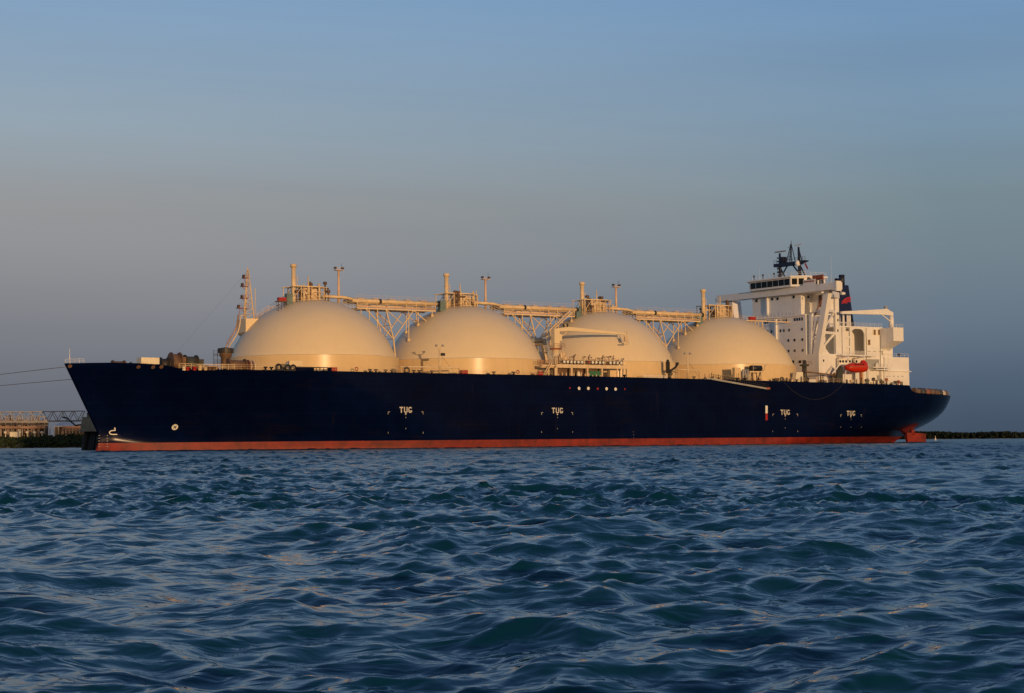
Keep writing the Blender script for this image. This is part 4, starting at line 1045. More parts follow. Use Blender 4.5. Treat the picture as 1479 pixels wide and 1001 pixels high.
MB().box((us0+.26, VP-.38, hd), (ug1-.01, VP-.02, WR-.36)).build('arch_head', 'white', after)
MB().rail([(up+.8, VP-.1, WR), (ue_, VP-.1, WR)], 1.0, 1.4, .035, 3).build('roof_railing', 'white', after)
MB().rail([(ug0, VP-.1, WSOL), (ug1, VP-.1, WSOL)], 1.0, .7, .04, 3).build('recess_railing', 'white', after)
mb = MB()
for x in (1218, 1224, 1227): 
    p = Pv(x, 460, VP-1); mb.box((p[0]-.25, VP-1.2, WR), (p[0]+.25, VP-.8, WR+3.3))
mb.box((Pv(1214, 460, VP)[0], VP-1.3, WR+.9), (Pv(1227, 460, VP)[0], VP-.7, WR+1.1)); mb.build('roof_frame', 'white', after)
for x, y in ((1262.5, 480), (1269, 480), (1254.5, 494.5)):
    pane_side(x, y, 5.2, 9.0, after, VP, 'cream_box'); pane_side(x+.6, y, 3.0, 7.4, after, VP+.07, 'gear_brown')
# cantilevered crane platform with its tapered underside
cu0 = Pv(1290.5, 490, 20)[0]; cu1 = Pv(1305, 490, 20)[0]; cw1 = Pv(1297, 473, 20)[2]; cw0 = Pv(1297, 492.5, 20)[2]; cw00 = Pv(1276, 504.5, VP)[2]
cb = MB().add([(cu0, VP+.02, cw00), (cu1, VP+.02, cw00), (cu1, 20, cw0), (cu0, 20, cw0), (cu0, VP+.02, cw1), (cu1, VP+.02, cw1), (cu1, 20, cw1), (cu0, 20, cw1)],
     [(0,3,2,1),(4,5,6,7),(0,1,5,4),(1,2,6,5),(2,3,7,6),(3,0,4,7)]).build('crane_platform', 'white', ship)
MB().box((ue_+.02, V1, cw00-.4), (cu1, VP, cw1)).build('platform_root', 'white', cb)
MB().rail([(cu0, 19.9, cw1), (cu1, 19.9, cw1)], .9, 1, .035, 2).build('platform_railing', 'white', cb)
cp = Pv(1287.5, 470, 17); cwj = Pv(1287, 455, 17)[2]
cr2 = MB().cyl((cp[0], 17, cw1), (cp[0], 17, cwj), .75, .6, 12).build('provision_crane', 'white', ship)
q0 = Pv(1276, 449.5, 17); q1 = Pv(1214.5, 451.5, 17)
MB().prism([(q1[0], 16.6, q1[2]+.3), (q1[0], 16.6, q1[2]-.35), (q0[0]-.6, 16.6, q0[2]-1.0), (cp[0]+.5, 16.6, cwj-.2), (cp[0]+.4, 16.6, cwj+.7), (q0[0]+.8, 16.6, q0[2]+.75), (q0[0]-.6, 16.6, q0[2]+.5)], (0, .8, 0)).build('crane_jib', 'white', cr2)
MB().bar((q0[0]-1, 17, q0[2]-.8), (cp[0], 17, cwj-2.0), .35).build('luffing_ram', 'white', cr2)
MB().cbox((q0[0]+.9, 17, q0[2]+1.1), (.9, .6, .6)).build('jib_sheave', 'grey', cr2)
# low after house
hu0 = Pv(1278, 535, 15.6)[0]; hu1 = Pv(1313, 535, 15.6)[0]; hw1 = Pv(1295, 516, 15.6)[2]; hwm = Pv(1295, 536.3, 15.6)[2]
low = MB().box((ul_+.03, -15.6, 12.4), (hu1, 15.6, hw1)).box((hu0, VP+.02, 12.4), (ul_+.02, 15.6, hw1)).build('after_house', 'white', ship)
MB().box((hu0, 15.62, hwm-.1), (hu1+.4, 16.1, hwm+.1)).build('house_ledge', 'white', low)
MB().rail([(hu0, 15.5, hw1), (hu1, 15.5, hw1)], 1.0, 1.5, .035, 2).build('roof_railing', 'white', low)
MB().lathe((hu1-2.6, 14.4, hw1), [(.12, 0), (.12, .6), (.4, .6), (.4, 1.1), (.05, 1.15)], 10).build('roof_vent', 'black', low)
for x in (1281, 1285, 1297, 1303.5, 1291): pane_side(x, 543.5, 2.2, 1.0, low, 15.6, 'grey')
for x, c in ((1261.5, 'dark_steel'), (1280, 'rust_red'), (1297.5, 'red'), (1313, 'rust_red')):
    p = Pv(x, 546, 17.5); MB().lathe((p[0], 17.5, deck(p[0])), [(.12, 0), (.12, 1.2), (.5, 1.3), (.5, 2.0), (.1, 2.2)], 10).build('cowl_vent', c, ship)
p = Pv(1258, 527, 15.4); q = Pv(1270, 533, 15.4)
MB().box((p[0]-2.2, 15.05, Pv(1262, 532, 15.4)[2]), (q[0], 15.5, Pv(1262, 519, 15.4)[2])).build('raft_alcove', 'grey', after)
p = Pv(1266.5, 528.5, 16); MB().blob((p[0], 16, p[2]), (.6, .45, .9)).build('life_raft', 'white_mark', ship)
for x0, x1, y in ((1207, 1256, 513.5), (1251, 1278, 531), (1256, 1278, 534)):
    a = Pv(x0, y, VP); b = Pv(x1, y, VP); MB().box((a[0], VP+.03, a[2]-.12), (b[0], VP+2.6, a[2]+.12)).build('side_gallery', 'white', after)
a = Pv(1207, 513, VP); b = Pv(1256, 513, VP); MB().rail([(a[0], VP+2.5, a[2]), (b[0], VP+2.5, a[2])], 1.0, 1.3, .035, 3).build('gallery_railing', 'white', after)
a = Pv(1256, 531, VP); b = Pv(1278, 531, VP); MB().rail([(a[0], VP+2.5, a[2]), (b[0], VP+2.5, a[2])], 1.0, 1.3, .035, 3).build('gallery_railing', 'white', after)
for x in (1213.5, 1217.5, 1222, 1227.5, 1232.5, 1237): 
    p = Pv(x, 522, VP); mb = MB().cyl((p[0], VP, p[2]), (p[0], VP+.08, p[2]), .36, n=12); mb.build('porthole', 'glass', block)
for x in (1254.5, 1277.5): 
    p = Pv(x, 545, VP+2.4); MB().cyl((p[0], VP+2.4, deck(p[0])), (p[0], VP+2.4, p[2]+3.4), .13, n=6).build('gallery_post', 'white', after)

for x, y, w_, h_ in ((1188.5, 545, 3.2, 9), (1200, 546, 3.2, 9), (1268, 546, 3.2, 8)): pane_side(x, y, w_, h_, block if x < 1240 else after, VP, 'grey')
for x in (1216, 1251, 1271):
    p = Pv(x, 500, VP); MB().cyl((p[0], VP+.12, WSOL if x < 1240 else WD+.3), (p[0], VP+.12, WR-.4), .09, n=6).build('rain_pipe', 'grey', after)
for x in (1255, 1263, 1271): pane_side(x, 507.5, 4.0, 1.0, after, VP, 'grey')
# lifeboat in its davits
LV = 19.6
a = Pv(1221, 530, LV); b = Pv(1251, 530, LV); wk = Pv(1235, 538.2, LV)[2]; wtp = Pv(1235, 522.5, LV)[2]; L = b[0]-a[0]; H = wtp-wk
mb = MB(); vs = []; NS, NR = 17, 14
for i in range(NS):
    t = i/(NS-1); uu = a[0]+L*t; end = max(1-abs(2*t-1)**(3.2 if t < .5 else 9), 0.05); bw = 1.55*end**.5; keel = wk+H*.34*(abs(2*t-1)**2.6)*(1.0 if t < .5 else .4); gun = wk+H*.52+H*.06*abs(2*t-1)**2
    tp = wk+H*(.90+(.16 if t > .78 else 0))-H*.30*(max(0, .30-t)/.30)**1.2
    for k in range(NR):
        ang = 2*math.pi*k/NR - math.pi/2; s_, c_ = math.sin(ang), math.cos(ang)
        z = gun + (s_*(tp-gun) if s_ > 0 else s_*(gun-keel))
        vs.append((uu, LV+bw*(abs(c_)**.7)*(1 if c_ > 0 else -1)*(1 if s_ < 0 else .82+.18*(1-s_)), z))
fs = [(i*NR+k, i*NR+(k+1) % NR, (i+1)*NR+(k+1) % NR, (i+1)*NR+k) for i in range(NS-1) for k in range(NR)]
fs += [tuple(range(NR)), tuple((NS-1)*NR+k for k in range(NR))]
mb.add(vs, fs, True)
boat = empty('lifeboat', (0, 0, 0)); boat.location = BOW; boat.rotation_euler = (0, 0, SHIP_ROT)
tag(boat, 'enclosed red lifeboat hanging from davits beside the white bridge house', 'lifeboat')
mb.build('boat_hull', 'boat_red', boat)
MB().box((a[0]+L*.02, LV+1.5, wk+H*.50), (b[0]-L*.04, LV+1.66, wk+H*.56)).build('rubbing_strake', 'rust_red', boat)
for f in (.34, .46, .58, .70): MB().cbox((a[0]+L*f, LV+1.30, wk+H*.72), (.5, .2, .28)).build('boat_window', 'glass', boat)
MB().lathe((b[0]-L*.14, LV, wk+H*.95), [(.75, 0), (.7, .5), (.3, .62), (.02, .64)], 12).build('steering_cupola', 'boat_red', boat)
for f in (.12, .90):
    uu = a[0]+L*f
    mb = MB().path([(uu, 15.3, deck(uu)), (uu, 15.9, wtp+1.0), (uu, LV+.2, wtp+1.5), (uu, LV+.2, wtp+.1)], .24, 8); mb.bar((uu, 17.8, deck(uu)), (uu, LV-.4, wtp-1.0), .3)
    mb.build('lifeboat_davit', 'white', ship)
for x, y0, y1, m in ((1243, 538, 551, 'rust_red'), (1246, 538, 551, 'buff_steel')):
    p = Pv(x, 545, 18.8); MB().box((p[0]-.25, 18.6, deck(p[0])), (p[0]+.25, 19.0, wk+.2)).build('boat_cradle', m, ship)
# dark provisions crane and stair beside the boat
p = Pv(1210, 540, 18.5); wd = deck(p[0])
mb = MB().prism([(p[0]-1.0, 18.0, wd), (p[0]+1.3, 18.0, wd), (p[0]+1.5, 18.0, wd+4.4), (p[0]+.9, 18.0, wd+5.0), (p[0]-.8, 18.0, wd+2.2)], (0, 1.0, 0)); mb.build('boat_winch', 'gear_green', ship)
MB().bar((p[0]-2.2, 18.6, wd+2.8), (p[0]+.6, 18.6, wd+5.3), .35).build('winch_stair', 'white', ship)
a = Pv(1163, 537, 18); b = Pv(1207, 542, 18); MB().bar(a, b, .5).cbox((b[0], 18, b[2]), (1.6, .8, 1.1)).bar(((a[0]+b[0])/2, 18, (a[2]+b[2])/2), ((a[0]+b[0])/2, 18, deck(200)), .4).build('stores_boom', 'gear_brown', ship)

# funnel
fu0, fu1 = Pv(1211.5, 440, 3)[0], Pv(1228.5, 440, 3)[0]; fw = Pv(1220, 411.5, 3)[2]
fun = MB().add([(fu0, -3, 30), (fu1+1.8, -3, 30), (fu1+1.8, 3, 30), (fu0, 3, 30), (fu0+.4, -2.6, fw), (fu1-.3, -2.6, fw), (fu1-.3, 2.6, fw), (fu0+.4, 2.6, fw)],
     [(0,3,2,1),(4,5,6,7),(0,1,5,4),(1,2,6,5),(2,3,7,6),(3,0,4,7)]).build('funnel', 'navy', ship)
uq = Pv(1215.6, 400, 1.2)
MB().cyl((uq[0], 1.2, fw-.1), (uq[0], 1.2, Pv(1215.6, 397, 1.2)[2]), .85, .8, 14).cyl((uq[0], 1.2, fw+2.6), (uq[0], 1.2, fw+2.75), .92, n=14).build('uptake', 'mast_navy', fun)
MB().cyl((uq[0]+.3, -1.2, fw-.1), (uq[0]+.3, -1.2, fw+2.2), .7, .66, 12).build('uptake', 'black', fun)
MB().cyl((fu0+3.4, 0, fw-.1), (fu0+3.4, 0, fw+1.0), .3, n=8).build('uptake', 'dark_steel', fun)
lw = Pv(1223, 434, 3)[2]; lu = Pv(1223, 434, 3)[0]; fy = 3.0
mb = MB()
def wing(pts, thick):
    for a_, b_ in zip(pts, pts[1:]): 
        d = Vector((b_[0]-a_[0], b_[1]-a_[1])).normalized(); q = Vector((-d.y, d.x))*thick/2
        P = [(a_[0]+q.x, a_[1]+q.y), (b_[0]+q.x, b_[1]+q.y), (b_[0]-q.x, b_[1]-q.y), (a_[0]-q.x, a_[1]-q.y)]
        mb.add([(lu+x, 3.0-(lw+z-30)/(fw-30)*.4+.04, lw+z) for x, z in P], [(0, 1, 2, 3)])
wing([(-1.6, -.6), (-.6, .25), (.6, .75), (1.9, .9)], .42); wing([(-1.0, -.4), (.2, .1), (1.9, .35)], .36); wing([(-.6, -.55), (.6, -.3), (1.7, -.2)], .3); wing([(-1.9, -.8), (-.4, -.65), (.4, -.7)], .24)
mb.build('funnel_emblem', 'logo_red', fun)

# radar mast gantry on the wheelhouse roof
um0 = UF+3.0
def G(x, y): return Pu(x, y, um0)
mst = empty('x'); bpy.data.objects.remove(mst)
def pt(x, y): p = G(x, y); return p
g = MB()
ly, ry = pt(1127, 402), pt(1155.5, 402)
cbv0, cbv1 = pt(1121, 383)[1], pt(1164, 378)[1]; wcb = pt(1140, 381)[2]
for base, xt, yt in ((ly, 1126.2, 366), (ry, 1153.3, 357)):
    tp = pt(xt, yt); g.cyl((um0, base[1], ztop), (um0, tp[1], tp[2]), .5, .28, 10)
    g.bar((um0+1.7, base[1]+.6, ztop), (um0, base[1], wcb-.6), .36); g.bar((um0-.9, base[1]-.5, ztop), (um0, base[1], wcb-3.4), .26)
    g.bar((um0+1.2, tp[1]+.2, wcb), (um0+.1, tp[1], tp[2]-.5), .26)
gan = g.build('radar_mast', 'mast_navy', ship)
MB().box((um0-1.0, cbv0, wcb-.55), (um0+1.0, cbv1-2.2, wcb+.35)).build('crosstree', 'mast_navy', gan)
MB().prism([(um0-.7, cbv1-2.18, wcb-.5), (um0-.7, cbv1+.4, wcb+.1), (um0-.7, cbv1+.4, wcb+.35), (um0-.7, cbv1-2.18, wcb+.5)], (1.4, 0, 0)).build('crosstree_arm', 'mast_navy', gan)
MB().rail([(um0-.9, cbv0+.1, wcb+.36), (um0-.9, cbv1-2.3, wcb+.36)], 1.0, 1.0, .05, 2).rail([(um0-.6, cbv1-1.8, wcb+.4), (um0-.6, cbv1+.3, wcb+.35)], 1.1, .8, .05, 2).build('crosstree_railing', 'mast_navy', gan)
g = MB(); vm = (ly[1]+ry[1])/2
g.bar((um0, ly[1]+.3, wcb-3.4), (um0, ly[1]+3.0, wcb-.5), .42); g.bar((um0, ry[1]-.3, wcb-3.0), (um0, ry[1]-2.8, wcb-.5), .42); g.build('gantry_brace', 'mast_navy', gan)
g = MB(); tp = pt(1142.7, 348); bb = pt(1142, 379); wlegs = 1.15
for sx, sy in ((-1, -1), (1, -1), (-1, 1), (1, 1)): g.bar((um0+sx*.7, bb[1]+sy*wlegs, wcb+.3), (um0, tp[1], tp[2]-.8), .22)
for i in range(7):
    f = i/7; z = wcb+.3+(tp[2]-wcb-1.1)*f; q = wlegs*(1-f); g.bar((um0-.7*(1-f), bb[1]-q, z), (um0-.7*(1-f), bb[1]+q, z), .14)
    f2 = (i+1)/7; z2 = wcb+.3+(tp[2]-wcb-1.1)*f2; q2 = wlegs*(1-f2); g.bar((um0-.7*(1-f), bb[1]-q, z), (um0-.7*(1-f2), bb[1]+q2, z2), .12)
g.bar((um0, tp[1], tp[2]-1.2), (um0, tp[1], tp[2]), .14); g.bar((um0, tp[1]-1.6, tp[2]-1.6), (um0, tp[1], tp[2]-1.9), .13).bar((um0, tp[1]-1.5, tp[2]-4.2), (um0, tp[1], tp[2]-4.3), .13)
g.build('lattice_topmast', 'mast_navy', gan)
tp = pt(1126.2, 364); s0 = pt(1118.5, 364.6); s1 = pt(1133.5, 362.5)
MB().prism([(um0, s0[1], tp[2]-.05), (um0, s1[1], tp[2]-.05), (um0, s1[1], tp[2]+.3), (um0, s0[1], tp[2]+.3)], (.45, 0, 0)).build('radar_scanner', 'grey', gan)
tp = pt(1153.3, 354.5); MB().bar((um0-.5, tp[1]-1.0, tp[2]), (um0+.3, tp[1]+1.0, tp[2]+.4), .2).bar((um0, tp[1], tp[2]-.8), (um0, tp[1], tp[2]), .2).build('radar_scanner', 'grey', gan)
p = pt(1131, 376.5); MB().cbox((um0, p[1], wcb+1.25), (1.5, 1.5, 1.7)).build('radar_box', 'mast_navy', gan)
p = pt(1154.7, 380.3); MB().blob((um0-.7, p[1], p[2]), (.75, .75, .85), 14, 9).build('radome', 'white', gan)
g = MB()
for i in range(6): g.cbox((um0, ly[1]-.95, ztop+1.2+i*1.0), (.28, .45, .35))
g.bar((um0, ly[1]-.95, ztop), (um0, ly[1]-.95, wcb-.5), .1); g.build('signal_lights', 'dark_steel', gan)
fl = pt(1164, 385); MB().prism([(um0, fl[1]-.6, fl[2]+.8), (um0, fl[1]+.5, fl[2]-.9), (um0, fl[1]+.9, fl[2]-.5), (um0, fl[1]-.1, fl[2]+1.0)], (.04, 0, 0)).bar((um0, fl[1]-.7, fl[2]-2), (um0, fl[1]-.5, fl[2]+1.6), .04).build('signal_flag', 'logo_red', gan)
for x in (1093, 1106, 1122): 
    p = Pu(x, 408, UF); MB().cyl((UF-1, p[1], ztop), (UF-1, p[1], ztop+1.1), .1, n=6).blob((UF-1, p[1], ztop+1.3), (.3, .3, .35)).build('roof_light', 'dark_steel', wh)
for x, h in ((1097, 4.5), (1163, 4.0), (1201, 4.5)): 
    p = Pu(x, 405, UF+3); MB().cyl((UF+3, p[1], ztop if x < 1170 else WW1), (UF+3, p[1], ztop+h), .03, .015, 5).build('whip_aerial', 'white', wh)

# after mooring deck gear
for i, x in enumerate((1329, 1334, 1339, 1345, 1351, 1356, 1361, 1367)):
    uu = 237+i*2.9; v = max(half(uu, 13.4)-2.4, 1.5); wd = deck(uu)
    mb = MB().cyl((uu-.8, v, wd+1.5), (uu+.9, v, wd+1.5), 1.0+.15*(i % 2), n=12).cbox((uu, v, wd+.5), (2.0, 1.3, 1.0)).cyl((uu-.9, v, wd+1.5), (uu-.75, v, wd+1.5), 1.25, n=12)
    mb.build('mooring_winch' if i % 2 else 'mooring_drum', ('gear_brown', 'dark_steel', 'rust_red', 'gear_brown')[i % 4] if i != 6 else 'cream_box', ship)

# ------------------------------------------------------------------ ropes
def rope(name, pts, r, mat, label, parent_ship=False, group=None):
    mb = MB().path(pts, r, 6); o = mb.build(name, mat, None, ship=parent_ship)
    if parent_ship: o.location = BOW; o.rotation_euler = (0, 0, SHIP_ROT)
    return tag(o, label, 'rope', group)
a = on_hull(1131, 551); c = on_hull(1178, 577); b = on_hull(1219, 551); pts = []
for i in range(25):
    t = i/24; uu = a[0]+(b[0]-a[0])*t; w = a[1]+(c[1]-a[1])*(1-(2*t-1)**2); pts.append((uu, half(uu, w)+.10, w))
rope('hanging_rope', pts, .02, 'rope', 'thin rope hanging in a loop down the navy hull below the bridge house', True)

def shipw(u, v, w): return BOW + AX*u + NV*v + Vector((0, 0, w))
D2 = Vector((-205, 446, 7.6))
for (x0, y0, u, w, xe, ye, lab) in ((92, 530, 1.0, 18.0, 0, 550, 'upper mooring rope running from the stem head out of the picture to the left'),
                       (97, 545, 4.0, 15.6, 0, 563, 'lower mooring rope running from below the bow out of the picture to the left')):
    A = shipw(u, -half(u, w) if y0 > 540 else 0.3, w) if y0 > 540 else shipw(.4, .2, w)
    E_ = Vector(Pw(xe, ye, 405)); B = D2 + Vector((0, 0, 0.9 if y0 < 540 else .6))
    pts = []
    # a sagging line through the frame edge point E_
    tE = (E_.x-A.x)/(B.x-A.x); zl = A.z+(B.z-A.z)*tE; sag = (zl-E_.z)/(4*tE*(1-tE))
    for i in range(41):
        t = i/40; p = A.lerp(B, t); p.z -= 4*sag*t*(1-t); pts.append(tuple(p))
    rope('mooring_rope', pts, .055, 'rope', lab, group='mooring ropes at the bow')
a = Vector(shipw(um, 0, wt)); b = Vector(shipw(24, 2, 18.5))
mb = MB().bar((um+.2, MV+.3, wt-1.0), (22, 4.0, 19.4), .028); mb.build('fore_stay', 'rope', ship)

# ------------------------------------------------------------------ mooring dolphin, truss bridge
DY = 424.0
def dolphin(cx, cy, label, grp):
    d = empty('mooring_dolphin', (cx, cy, 0)); tag(d, label, 'dolphin', grp)
    MB().prism([(-2.0, -2.2, 5.0), (2.3, -2.2, 5.0), (1.6, -2.2, 8.2), (-1.4, -2.2, 8.2)], (0, 4.4, 0)).cbox((0.1, 0, 4.82), (5.2, 5.0, .34)).build('pile_cap', 'concrete', d, False)
    for dx, dy in ((-1, -1), (-1, 1), (1, -1), (1, 1)):
        MB().cyl((.2+dx*.7, dy*1.2, 4.7), (-1.2+dx*.85, dy*2.4, -6), .62, n=12).build('raking_pile', 'pile_black', d, False)
    MB().rail([(-1.3, -2.0, 8.2), (1.5, -2.0, 8.2), (1.5, 2.0, 8.2), (-1.3, 2.0, 8.2)], 1.0, 1.2, .04, 2).build('dolphin_railing', 'galv', d, False)
    MB().cyl((-.5, 0, 8.2), (-.5, 0, 9.0), .35, .3, 10).cyl((-.5, 0, 9.0), (-.5, 0, 9.15), .5, n=10).build('mooring_hook', 'dark_steel', d, False)
    return d
x0 = Pw(130.5, 620, DY)[0]
dolphin(x0, DY, 'concrete mooring dolphin on black raking piles just ahead of the bow', None)
dolphin(D2.x, D2.y, 'concrete mooring dolphin at the far left end of the truss bridge', None)
tb = empty('truss_bridge', (0, DY, 0)); tag(tb, 'steel lattice footbridge leading left from the dolphin by the bow', 'bridge')
xa, xb = x0-1.6, D2.x+2; zt_, zb_ = Pw(60, 594.3, DY)[2], Pw(60, 608.5, DY)[2]
slope = (D2.y-DY)/(xb-xa)
def tp_(x, s, z): return (x, (x-xa)*slope+s, z)
for s in (-1.1, 1.1):
    MB().bar(tp_(xa, s, zt_), tp_(xb, s, zt_), .28).build('top_chord', 'galv', tb, False)
    MB().bar(tp_(xa, s, zb_), tp_(xb, s, zb_), .4).build('bottom_chord', 'galv', tb, False)
    n = int(abs(xb-xa)/2.72); 
    for i in range(n):
        xx = xa+(xb-xa)*i/n; xm_ = xa+(xb-xa)*(i+.5)/n; x2 = xa+(xb-xa)*(i+1)/n
        MB().bar(tp_(xx, s, zt_), tp_(xm_, s, zb_), .2).build('diagonal', 'galv', tb, False)
        MB().bar(tp_(xm_, s, zb_), tp_(x2, s, zt_), .2).build('diagonal', 'galv', tb, False)
mb = MB()
for i in range(60):
    xx = xa+(xb-xa)*i/60; mb.bar(tp_(xx, -1.1, zb_), tp_(xx, 1.1, zb_), .16); mb.bar(tp_(xx, -1.1, zt_), tp_(xx, 1.1, zt_), .14)
mb.build('cross_beams', 'galv', tb, False)
MB().add([tp_(xa, -.9, zb_+.1), tp_(xb, -.9, zb_+.1), tp_(xb, .9, zb_+.1), tp_(xa, .9, zb_+.1), tp_(xa, -.9, zb_+.2), tp_(xb, -.9, zb_+.2), tp_(xb, .9, zb_+.2), tp_(xa, .9, zb_+.2)], [(0,3,2,1),(4,5,6,7),(0,1,5,4),(1,2,6,5),(2,3,7,6),(3,0,4,7)]).build('walkway_deck', 'plant_dark', tb, False)
for s in (0, .5):
    P = [Pw(x, y+s*2, DY-1.4) for x, y in ((90, 602), (97, 603.5), (103, 609), (109, 614), (122, 612.5))]
    MB().path([(p[0], p[1]-DY, p[2]) for p in P], .12, 6).build('service_hose', 'black', tb, False)

# ------------------------------------------------------------------ left shore with the gas plant
LY = 800.0
def shore_strip(name, x0, x1, ynear, depth, hts, mat, seed):
    rng = np.random.default_rng(seed); n = 160; vs = []
    xs = np.linspace(x0, x1, n); rows = len(hts)
    for j, (dy, h) in enumerate(hts):
        for x in xs: vs.append((x, ynear+dy+rng.normal()*1.0*(j > 0), h+rng.normal()*.12*(h > .5)))
    fs = [(j*n+i, j*n+i+1, (j+1)*n+i+1, (j+1)*n+i) for j in range(rows-1) for i in range(n-1)]
    o = MB().add(vs, fs, True).build(name, mat, None, False); return kind(o, 'structure')
shore_strip('left_shore', -900, -40, LY, 0, ((0, -2), (2, .3), (6, 1.5), (30, 3.6), (34, 4.6), (400, 5.0), (1200, 6.0)), 'earth', 1)
def foliage(name, x0, x1, y0, y1, zf, hmin, hmax, count, size, mat, seed, label, cat='mangroves'):
    rng = np.random.default_rng(seed); mb = MB()
    n = count; cx = rng.uniform(x0, x1, n); cy = rng.uniform(y0, y1, n)
    hh = hmin+(hmax-hmin)*np.clip(.5+.5*np.sin(cx*.031)+.35*np.sin(cx*.117+1)+rng.normal(size=n)*.2, 0, 1)
    vs = []; fs = []
    for i in range(n):
        z0 = zf(cy[i])
        for q in range(7):
            z = z0+hh[i]*rng.uniform(.0, 1); r = size*rng.uniform(.6, 1.3)*(1-.3*(z-z0)/max(hh[i], .1))
            c = np.array([cx[i]+rng.normal()*size*.7, cy[i]+rng.normal()*size*.7, z]); a = rng.normal(size=3); a /= np.linalg.norm(a); b = np.cross(a, rng.normal(size=3)); b /= np.linalg.norm(b)
            o = len(vs); vs += [tuple(c-a*r-b*r*.5), tuple(c+a*r-b*r*.5), tuple(c+a*r*.6+b*r*.7), tuple(c-a*r*.7+b*r*.6)]; fs.append((o, o+1, o+2, o+3))
    me = bpy.data.meshes.new(name); me.from_pydata(vs, [], fs); me.materials.append(MATS[mat])
    o = bpy.data.objects.new(name, me); COL.objects.link(o); kind(o, 'stuff'); return tag(o, label, cat)
zf = lambda y: float(np.interp(y-LY, [0, 2, 6, 30, 34, 400], [0, .3, 1.5, 3.6, 4.6, 5]))
foliage('mangrove_bank', -420, -120, LY+1, LY+32, zf, 1.6, 3.0, 5200, .9, 'mangrove', 4, 'dark green mangrove bank along the left shore below the gas plant')

PY = LY+48
def W_(x, y, Y=PY): return Pw(x, y, Y)
def plant_box(mb, x0, y0, x1, y1, Y, d): 
    a = W_(x0, y0, Y); b = W_(x1, y1, Y); mb.box((a[0], Y, a[2]), (b[0], Y+d, b[2])); return mb
rack = empty('pipe_rack', (0, 0, 0)); tag(rack, 'long rusty plant pipe rack with two lit pipe tiers on the left shore', 'pipe rack')
for y, r, m in ((608.3, .5, 'plant_rust'), (609.8, .35, 'galv'), (616.8, .5, 'plant_rust'), (618.2, .3, 'plant_rust'), (612.5, .3, 'plant_dark')):
    a = W_(-60, y+.5); b = W_(70 if y < 615 else 64, y)
    MB().cyl((a[0], PY, a[2]), (b[0], PY, b[2]), r, n=8).build('rack_pipe', m, rack, False)
for x in range(-56, 72, 8):
    a = W_(x, 601); b = W_(x, 630)
    MB().bar((a[0], PY+.6, a[2]), (a[0], PY+.6, 3), .42).build('rack_column', 'galv' if x % 3 else 'plant_rust', rack, False)
MB().box((W_(-60, 600)[0], PY+6, 3), (W_(62, 600)[0], PY+10, W_(0, 611)[2])).build('rack_equipment', 'plant_dark', rack, False)
rnd = random.Random(12)
for i in range(34):
    x = rnd.uniform(-40, 68); h = rnd.uniform(599, 606); a = W_(x, h, PY+4); MB().cyl((a[0], PY+4, 4), (a[0], PY+4, a[2]), rnd.uniform(.2, .7), n=7).build('plant_column', rnd.choice(['plant_rust', 'plant_dark', 'galv']), rack, False)
for i in range(20):
    x = rnd.uniform(-30, 60); a = W_(x, rnd.uniform(602, 625), PY+3); MB().cyl((a[0], PY+3, a[2]), (a[0]+rnd.uniform(2, 7), PY+3, a[2]), .25, n=6).build('rack_pipe', rnd.choice(['plant_rust', 'galv', 'plant_dark']), rack, False)
for i, x in enumerate((7, 27.5, 38.5, 49, 59.5)):
    a = W_(x, 624.6, PY-4); v_ = MB().cyl((a[0], PY-4, a[2]), (a[0], PY-1, a[2]), .56, n=12).cbox((a[0], PY-2.2, (a[2]+3.5)/2), (.3, 1.6, max(a[2]-3.5, .6))).blob((a[0], PY-4.0, a[2]), (.55, .4, .55), 10, 6).build('glint_stub', 'cream_box', None, False)  # pale stubs added in place of sun glints on pipe ends
    tag(v_, ('leftmost pale stub standing in for a sun glint on the left shore', 'pale stub for a sun glint just right of the white cabin on the left shore', 'third pale stub for a sun glint along the left shore plant', 'fourth pale stub for a sun glint along the left shore plant', 'rightmost pale stub for a sun glint along the left shore plant')[i], 'glint stub', 'pale glint stubs along the shore plant')
cab = empty('site_cabin', (0, 0, 0)); tag(cab, 'small white box cabin on top of the mangrove bank at left', 'cabin')
plant_box(MB(), 14, 624, 25, 632, LY+30, 3).build('cabin_wall', 'cream_box', cab, False)
plant_box(MB(), 13.8, 623.6, 25.2, 624.1, LY+29.8, 3.4).build('cabin_roof', 'plant_roof', cab, False)
shed = empty('plant_shed', (0, 0, 0)); tag(shed, 'low shed with pale blue-grey roof beside the pipe rack near the bow', 'shed')
a = W_(71, 616); b = W_(101, 616); e = W_(71, 610.5); e2 = W_(99, 608.8)
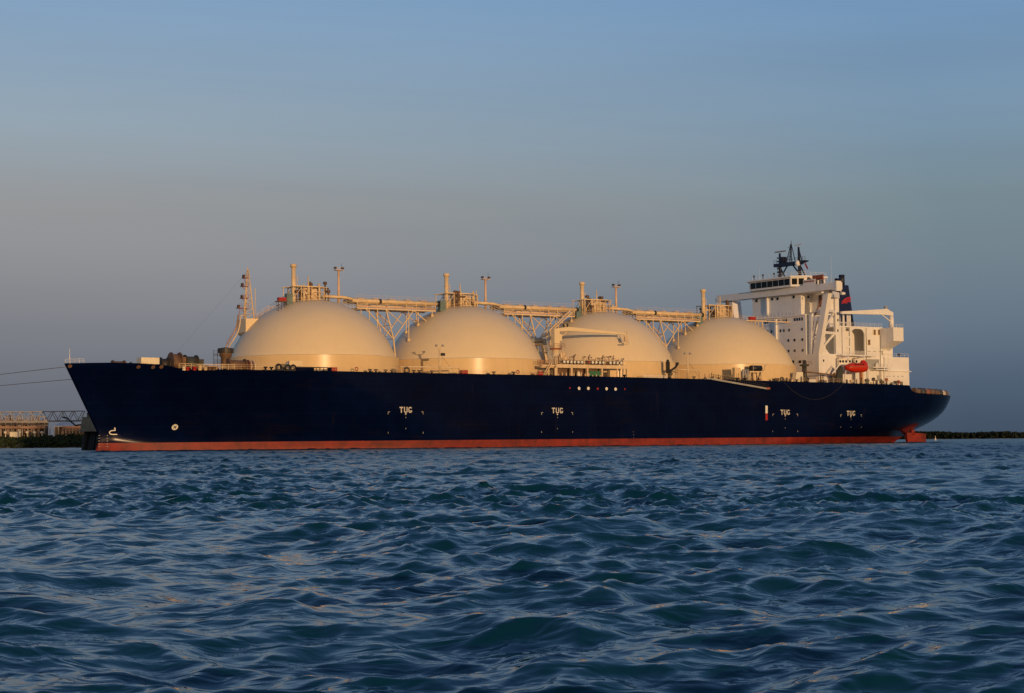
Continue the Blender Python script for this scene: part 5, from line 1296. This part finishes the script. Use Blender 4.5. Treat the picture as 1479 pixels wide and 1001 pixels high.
MB().prism([(a[0], PY+8, a[2]), (b[0], PY+8, b[2]), (e2[0]-2, PY+22, e2[2]), (e[0], PY+22, e[2])], (0, 0, .3)).build('shed_roof', 'plant_roof', shed, False)
MB().box((a[0]+.5, PY+9, 3), (b[0]-.5, PY+20, a[2]-.05)).build('shed_wall', 'plant_dark', shed, False)
for x in (72, 78, 84, 91, 97): q = W_(x, 620, PY+7.5); MB().bar((q[0], PY+7.8, 3), (q[0], PY+7.8, a[2]-.1), .5).build('shed_post', 'galv', shed, False)
r2 = empty('pipe_rack'); tag(r2, 'brown pipe rack partly hidden by the bow, right of the pale roofed shed', 'pipe rack')
for y, r in ((616.2, .4), (618, .3), (621, .25)):
    a = W_(88, y+.6); b = W_(150, y-.5); MB().cyl((a[0], PY+2, a[2]), (b[0], PY+2, b[2]), r, n=7).build('rack_pipe', 'plant_rust', r2, False)
for x in range(88, 150, 5): q = W_(x, 616); MB().bar((q[0], PY+2.6, 3), (q[0], PY+2.6, q[2]+.4), .4).build('rack_column', 'galv' if x % 2 else 'plant_rust', r2, False)
MB().box((W_(90, 618)[0], PY+6, 3), (W_(150, 618)[0], PY+12, W_(110, 618)[2])).build('rack_equipment', 'plant_dark', r2, False)

# ------------------------------------------------------------------ far right shore
RY = 1150.0
shore_strip('far_shore', 60, 1500, RY, 0, ((0, -2), (3, .2), (10, .8), (60, 1.2), (1500, 3)), 'earth', 2)
foliage('mangrove_forest', 150, 560, RY+2, RY+24, lambda y: .4, 2.9, 4.6, 6500, 1.0, 'far_green', 8, 'dark low mangrove forest on the far shore right of the stern')

# buoy
p = Vector(Pw(1351, 633, 720)); by = empty('channel_buoy', (p.x, p.y, 0)); tag(by, 'small pale channel buoy floating right of the stern', 'buoy')
MB().lathe((0, 0, 0), [(.05, -.5), (.5, -.3), (.55, .2), (.3, .35)], 14).build('buoy_float', 'cream_box', by, False)
MB().lathe((0, 0, 0), [(.3, .3), (.2, 1.2), (.18, 1.25)], 12).cyl((0, 0, 1.2), (0, 0, 1.7), .06, n=6).blob((0, 0, 1.75), (.16, .16, .18)).build('buoy_tower', 'cream_box', by, False)
